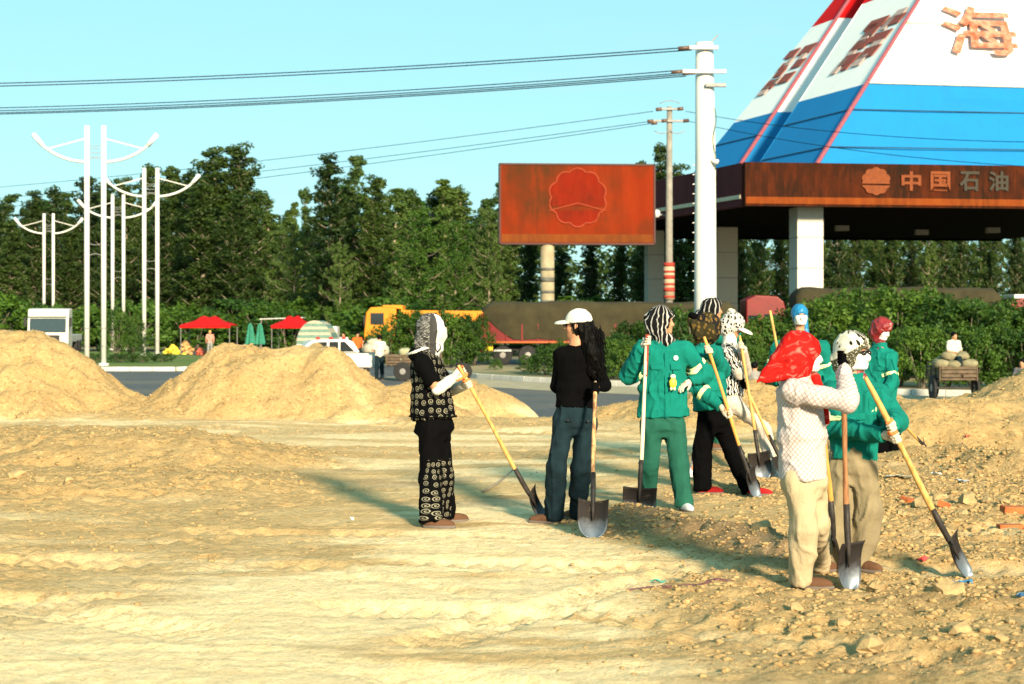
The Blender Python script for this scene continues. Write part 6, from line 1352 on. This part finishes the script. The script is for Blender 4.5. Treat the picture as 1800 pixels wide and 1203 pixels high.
    far_person('person with dark hair in grey shirt beyond the mound at the right edge', 1797, 44, ROAD - .02, 1.62, -30, cloth('dark_grey_shirt', (.10, .10, .11)), cloth('rust_trousers', (.4, .09, .04)), True); far_person('person with black hair sitting low beyond the group with shovels', 1326, 40, ROAD, 1.62, 160, cloth('mid_grey_shirt', (.22, .21, .20)), BLACK, True)

# ------------------------------------------------------------------ stones, bricks, clods and litter
def build_debris():
    rs = random.Random(3); stone = mat('pale_earth_stone', (.33, .23, .11), .9, .25, 12, .5, 60, bd=.01); brick = mat('orange_brick', (.36, .10, .03), .85, .25, 14, .5, 80, bd=.006)
    def at(px, py): x, y = gp(px, py); return x, y, hz(x, y)
    for px, py, rz, tl, lab in ((1600, 893, .7, .35, 'orange brick tilted in the rubble near the leaning shovel'), (1781, 915, .2, .1, 'dusty orange brick, upper of two at the right edge'), (1776, 931, .05, 0, 'bright orange brick, lower of two at the right edge'), (1660, 905, 1.2, .3, 'broken brick half buried beside pale stones')):
        x, y, z = at(px, py); o = MB().box((0, 0, 0), (.20, .095, .055)).build('brick', brick); bev(o, .006, 2); o.location = (x, y, z + .025); o.rotation_euler = (tl, tl * .6, rz); tag(o, lab, 'brick', 'loose bricks in the rubble')
    st = ((1622, 902, .11), (1648, 890, .09), (1700, 900, .10), (1690, 912, .07), (1735, 893, .06), (1765, 897, .05), (1545, 925, .08), (1668, 1058, .10), (1540, 1050, .07), (1585, 915, .05), (1712, 930, .06), (1340, 965, .09), (1310, 1010, .05), (1490, 905, .05), (180, 770, .10), (330, 720, .08), (30, 870, .09), (70, 875, .07), (120, 880, .06), (430, 800, .05), (1530, 1150, .09), (1690, 1130, .07), (1760, 1140, .05), (1480, 1110, .05), (1400, 1090, .05))
    where = lambda px, py: 'in the rubble right of the leaning shovel' if px > 1500 and py < 960 else 'on the dug earth at the lower right' if px > 1280 else 'on the sand at the left'
    for k, (px, py, r) in enumerate(st):
        x, y, z = at(px, py); o = MB().blob((0, 0, 0), (r, r * .8, r * .62), k + 50, .28, 1).build('stone', stone); o.location = (x, y, z + r * .2); o.rotation_euler = (rs.uniform(-.4, .4), rs.uniform(-.4, .4), rs.uniform(0, 6)); tag(o, ('large ' if r > .085 else 'small ') + 'pale earthy stone lying ' + where(px, py), 'stone', 'loose stones')
    # clods and crumbs of earth, past counting
    n = 60000; R = np.random.RandomState(8); x = np.concatenate([R.uniform(-9, 9.5, n // 2), R.uniform(.2, 6.5, n // 2)]); y = np.concatenate([R.uniform(7.5, 29.5, n // 2), R.uniform(7.3, 18, n // 2)]); z, lo, da, pa = terrain(x, y)
    keep = (np.abs(x) < .40 * y + 1) & (R.uniform(0, 1, n) < .16 + .80 * lo ** 2); x, y, z, lo = x[keep], y[keep], z[keep], lo[keep]; n = len(x)
    ico = []; ph = (1 + 5 ** .5) / 2
    for a in (-1, 1):
        for b in (-ph, ph): ico += [(0, a, b), (a, b, 0), (b, 0, a)]
    ico = np.array(ico) / np.linalg.norm(ico[0]); ifc = [(i, j, k) for i in range(12) for j in range(i + 1, 12) for k in range(j + 1, 12) if max(np.linalg.norm(ico[i] - ico[j]), np.linalg.norm(ico[j] - ico[k]), np.linalg.norm(ico[i] - ico[k])) < 1.1]
    ifc = np.array([(i, j, k) if np.cross(ico[j] - ico[i], ico[k] - ico[i]) @ ico[i] > 0 else (i, k, j) for i, j, k in ifc])
    r = .005 + .024 * R.uniform(0, 1, n) ** 5 + .0005 * y * R.uniform(.3, 1, n); r = r * (.45 + .55 * np.clip(lo * 1.3, 0, 1))
    V = ico[None] * (r[:, None, None] * R.uniform(.45, 1.35, (n, 12, 1))) * A3((1.15, 1.0, .6)); V = V + np.stack([x, y, z + r * .05], 1)[:, None]; Fc = (ifc[None] + np.arange(n)[:, None, None] * 12).reshape(-1, 3)
    o = obj('soil_clods', V.reshape(-1, 3), Fc, SOIL); tag(o, 'loose clods of sandy earth strewn over the ground', kind='stuff')
    for nm, v in (('loose', .8), ('damp_shade', 0.0), ('pale', .1)):
        at_ = o.data.attributes.new(nm, 'FLOAT', 'POINT'); at_.data.foreach_set('value', np.full(n * 12, v, dtype=np.float32))
    # scraps
    def scrap(px, py, col, w, lab, seed, nm='plastic_scrap'):
        q = random.Random(seed); x, y, z = at(px, py); V = []; a, b = 5, 3
        for i in range(a):
            for j in range(b): V.append(((i / 4 - .5) * w, (j / 2 - .5) * w * .45, .012 + q.uniform(0, .035)))
        o = obj(nm, V, [(i * b + j, (i + 1) * b + j, (i + 1) * b + j + 1, i * b + j + 1) for i in range(a - 1) for j in range(b - 1)], mat('scrap_%d' % seed, col, .5)); so = o.modifiers.new('t', 'SOLIDIFY'); so.thickness = .003; o.location = (x, y, z + .005); o.rotation_euler = (.15, 0, q.uniform(0, 3)); tag(o, lab, 'scrap', 'litter on the ground')
    scrap(1675, 1046, (.03, .17, .34), .09, 'small blue plastic scrap on the earth, left of a pair', 1); scrap(1697, 1048, (.03, .17, .34), .08, 'small blue plastic scrap on the earth, right of a pair', 2); scrap(1620, 995, (.55, .03, .03), .08, 'small red scrap near the leaning shovel blade', 3); scrap(1580, 847, (.45, .52, .52), .26, 'pale grey plastic strip lying beyond the leaning handle', 4); scrap(1645, 845, (.7, .7, .68), .14, 'white plastic scrap at the edge of the rubble', 5); scrap(1690, 858, (.4, .46, .5), .14, 'grey blue plastic scrap in the rubble', 6); scrap(1520, 1000, (.72, .7, .64), .16, 'white scrap beside the dark shovel blade', 7); scrap(1700, 800, (.5, .06, .05), .08, 'tiny red scrap on the sandy bank', 8); scrap(1797, 1070, (.04, .14, .3), .07, 'blue scrap at the right edge of the earth', 9); scrap(618, 920, (.72, .72, .70), .06, 'white pebble sized scrap on the sand left of the spiral print trousers', 10); scrap(1156, 1018, (.12, .42, .36), .10, 'teal scrap on the pale sand below the broad blade', 12)
    # torn strip of cloth lying on the sand, and a bent twig
    pts = [at(px, py) for px, py in ((1102, 1046), (1130, 1042), (1160, 1043), (1190, 1038), (1225, 1036), (1260, 1032), (1290, 1029))]; V = []
    for k, (x, y, z) in enumerate(pts):
        w = (.012, .02, .015, .028, .045, .03, .012)[k]; V += [(x, y - w * .8, z + .004), (x, y + w * .8, z + .010)]
    o = obj('cloth_strip', V, [(2 * i, 2 * i + 2, 2 * i + 3, 2 * i + 1) for i in range(6)], mat('faded_maroon_rag', (.15, .06, .06), .9, .5, 30)); so = o.modifiers.new('t', 'SOLIDIFY'); so.thickness = .003; tag(o, 'thin maroon strip of rag lying on the pale sand', 'rag')
    pts = [at(px, py) for px, py in ((850, 866), (880, 855), (905, 838))]; tag(MB().tube([(x, y, z + .02 + .03 * k) for k, (x, y, z) in enumerate(pts)], [.014, .012, .006], 6).build('twig', BARK, sm=True), 'bent dry twig on the sand behind the slanting shovel', 'twig')

# ------------------------------------------------------------------ build
build_terrain(); build_setting()
place_trees(); place_shrubs()
build_station(); build_billboard(); build_poles(); build_wires()
build_vehicles()
build_workers()
build_debris()

# things alike and side by side are told apart by their order from the left
def number_alike():
    ords = 'first second third fourth fifth sixth seventh eighth ninth tenth eleventh twelfth thirteenth fourteenth fifteenth sixteenth seventeenth eighteenth nineteenth twentieth'.split() + ['twenty-' + w for w in 'first second third fourth fifth sixth seventh eighth ninth'.split()]
    by = {}
    for o in S.objects:
        if o.parent is None and 'label' in o and 'category' in o: by.setdefault(o['label'], []).append(o)
    for lab, os_ in by.items():
        if len(os_) < 2: continue
        os_.sort(key=lambda o: o.location.x / max(o.location.y, 1))
        for k, o in enumerate(os_): o['label'] = ('%s, %s from left' % (lab, ords[k])) if k < len(ords) else lab
number_alike()
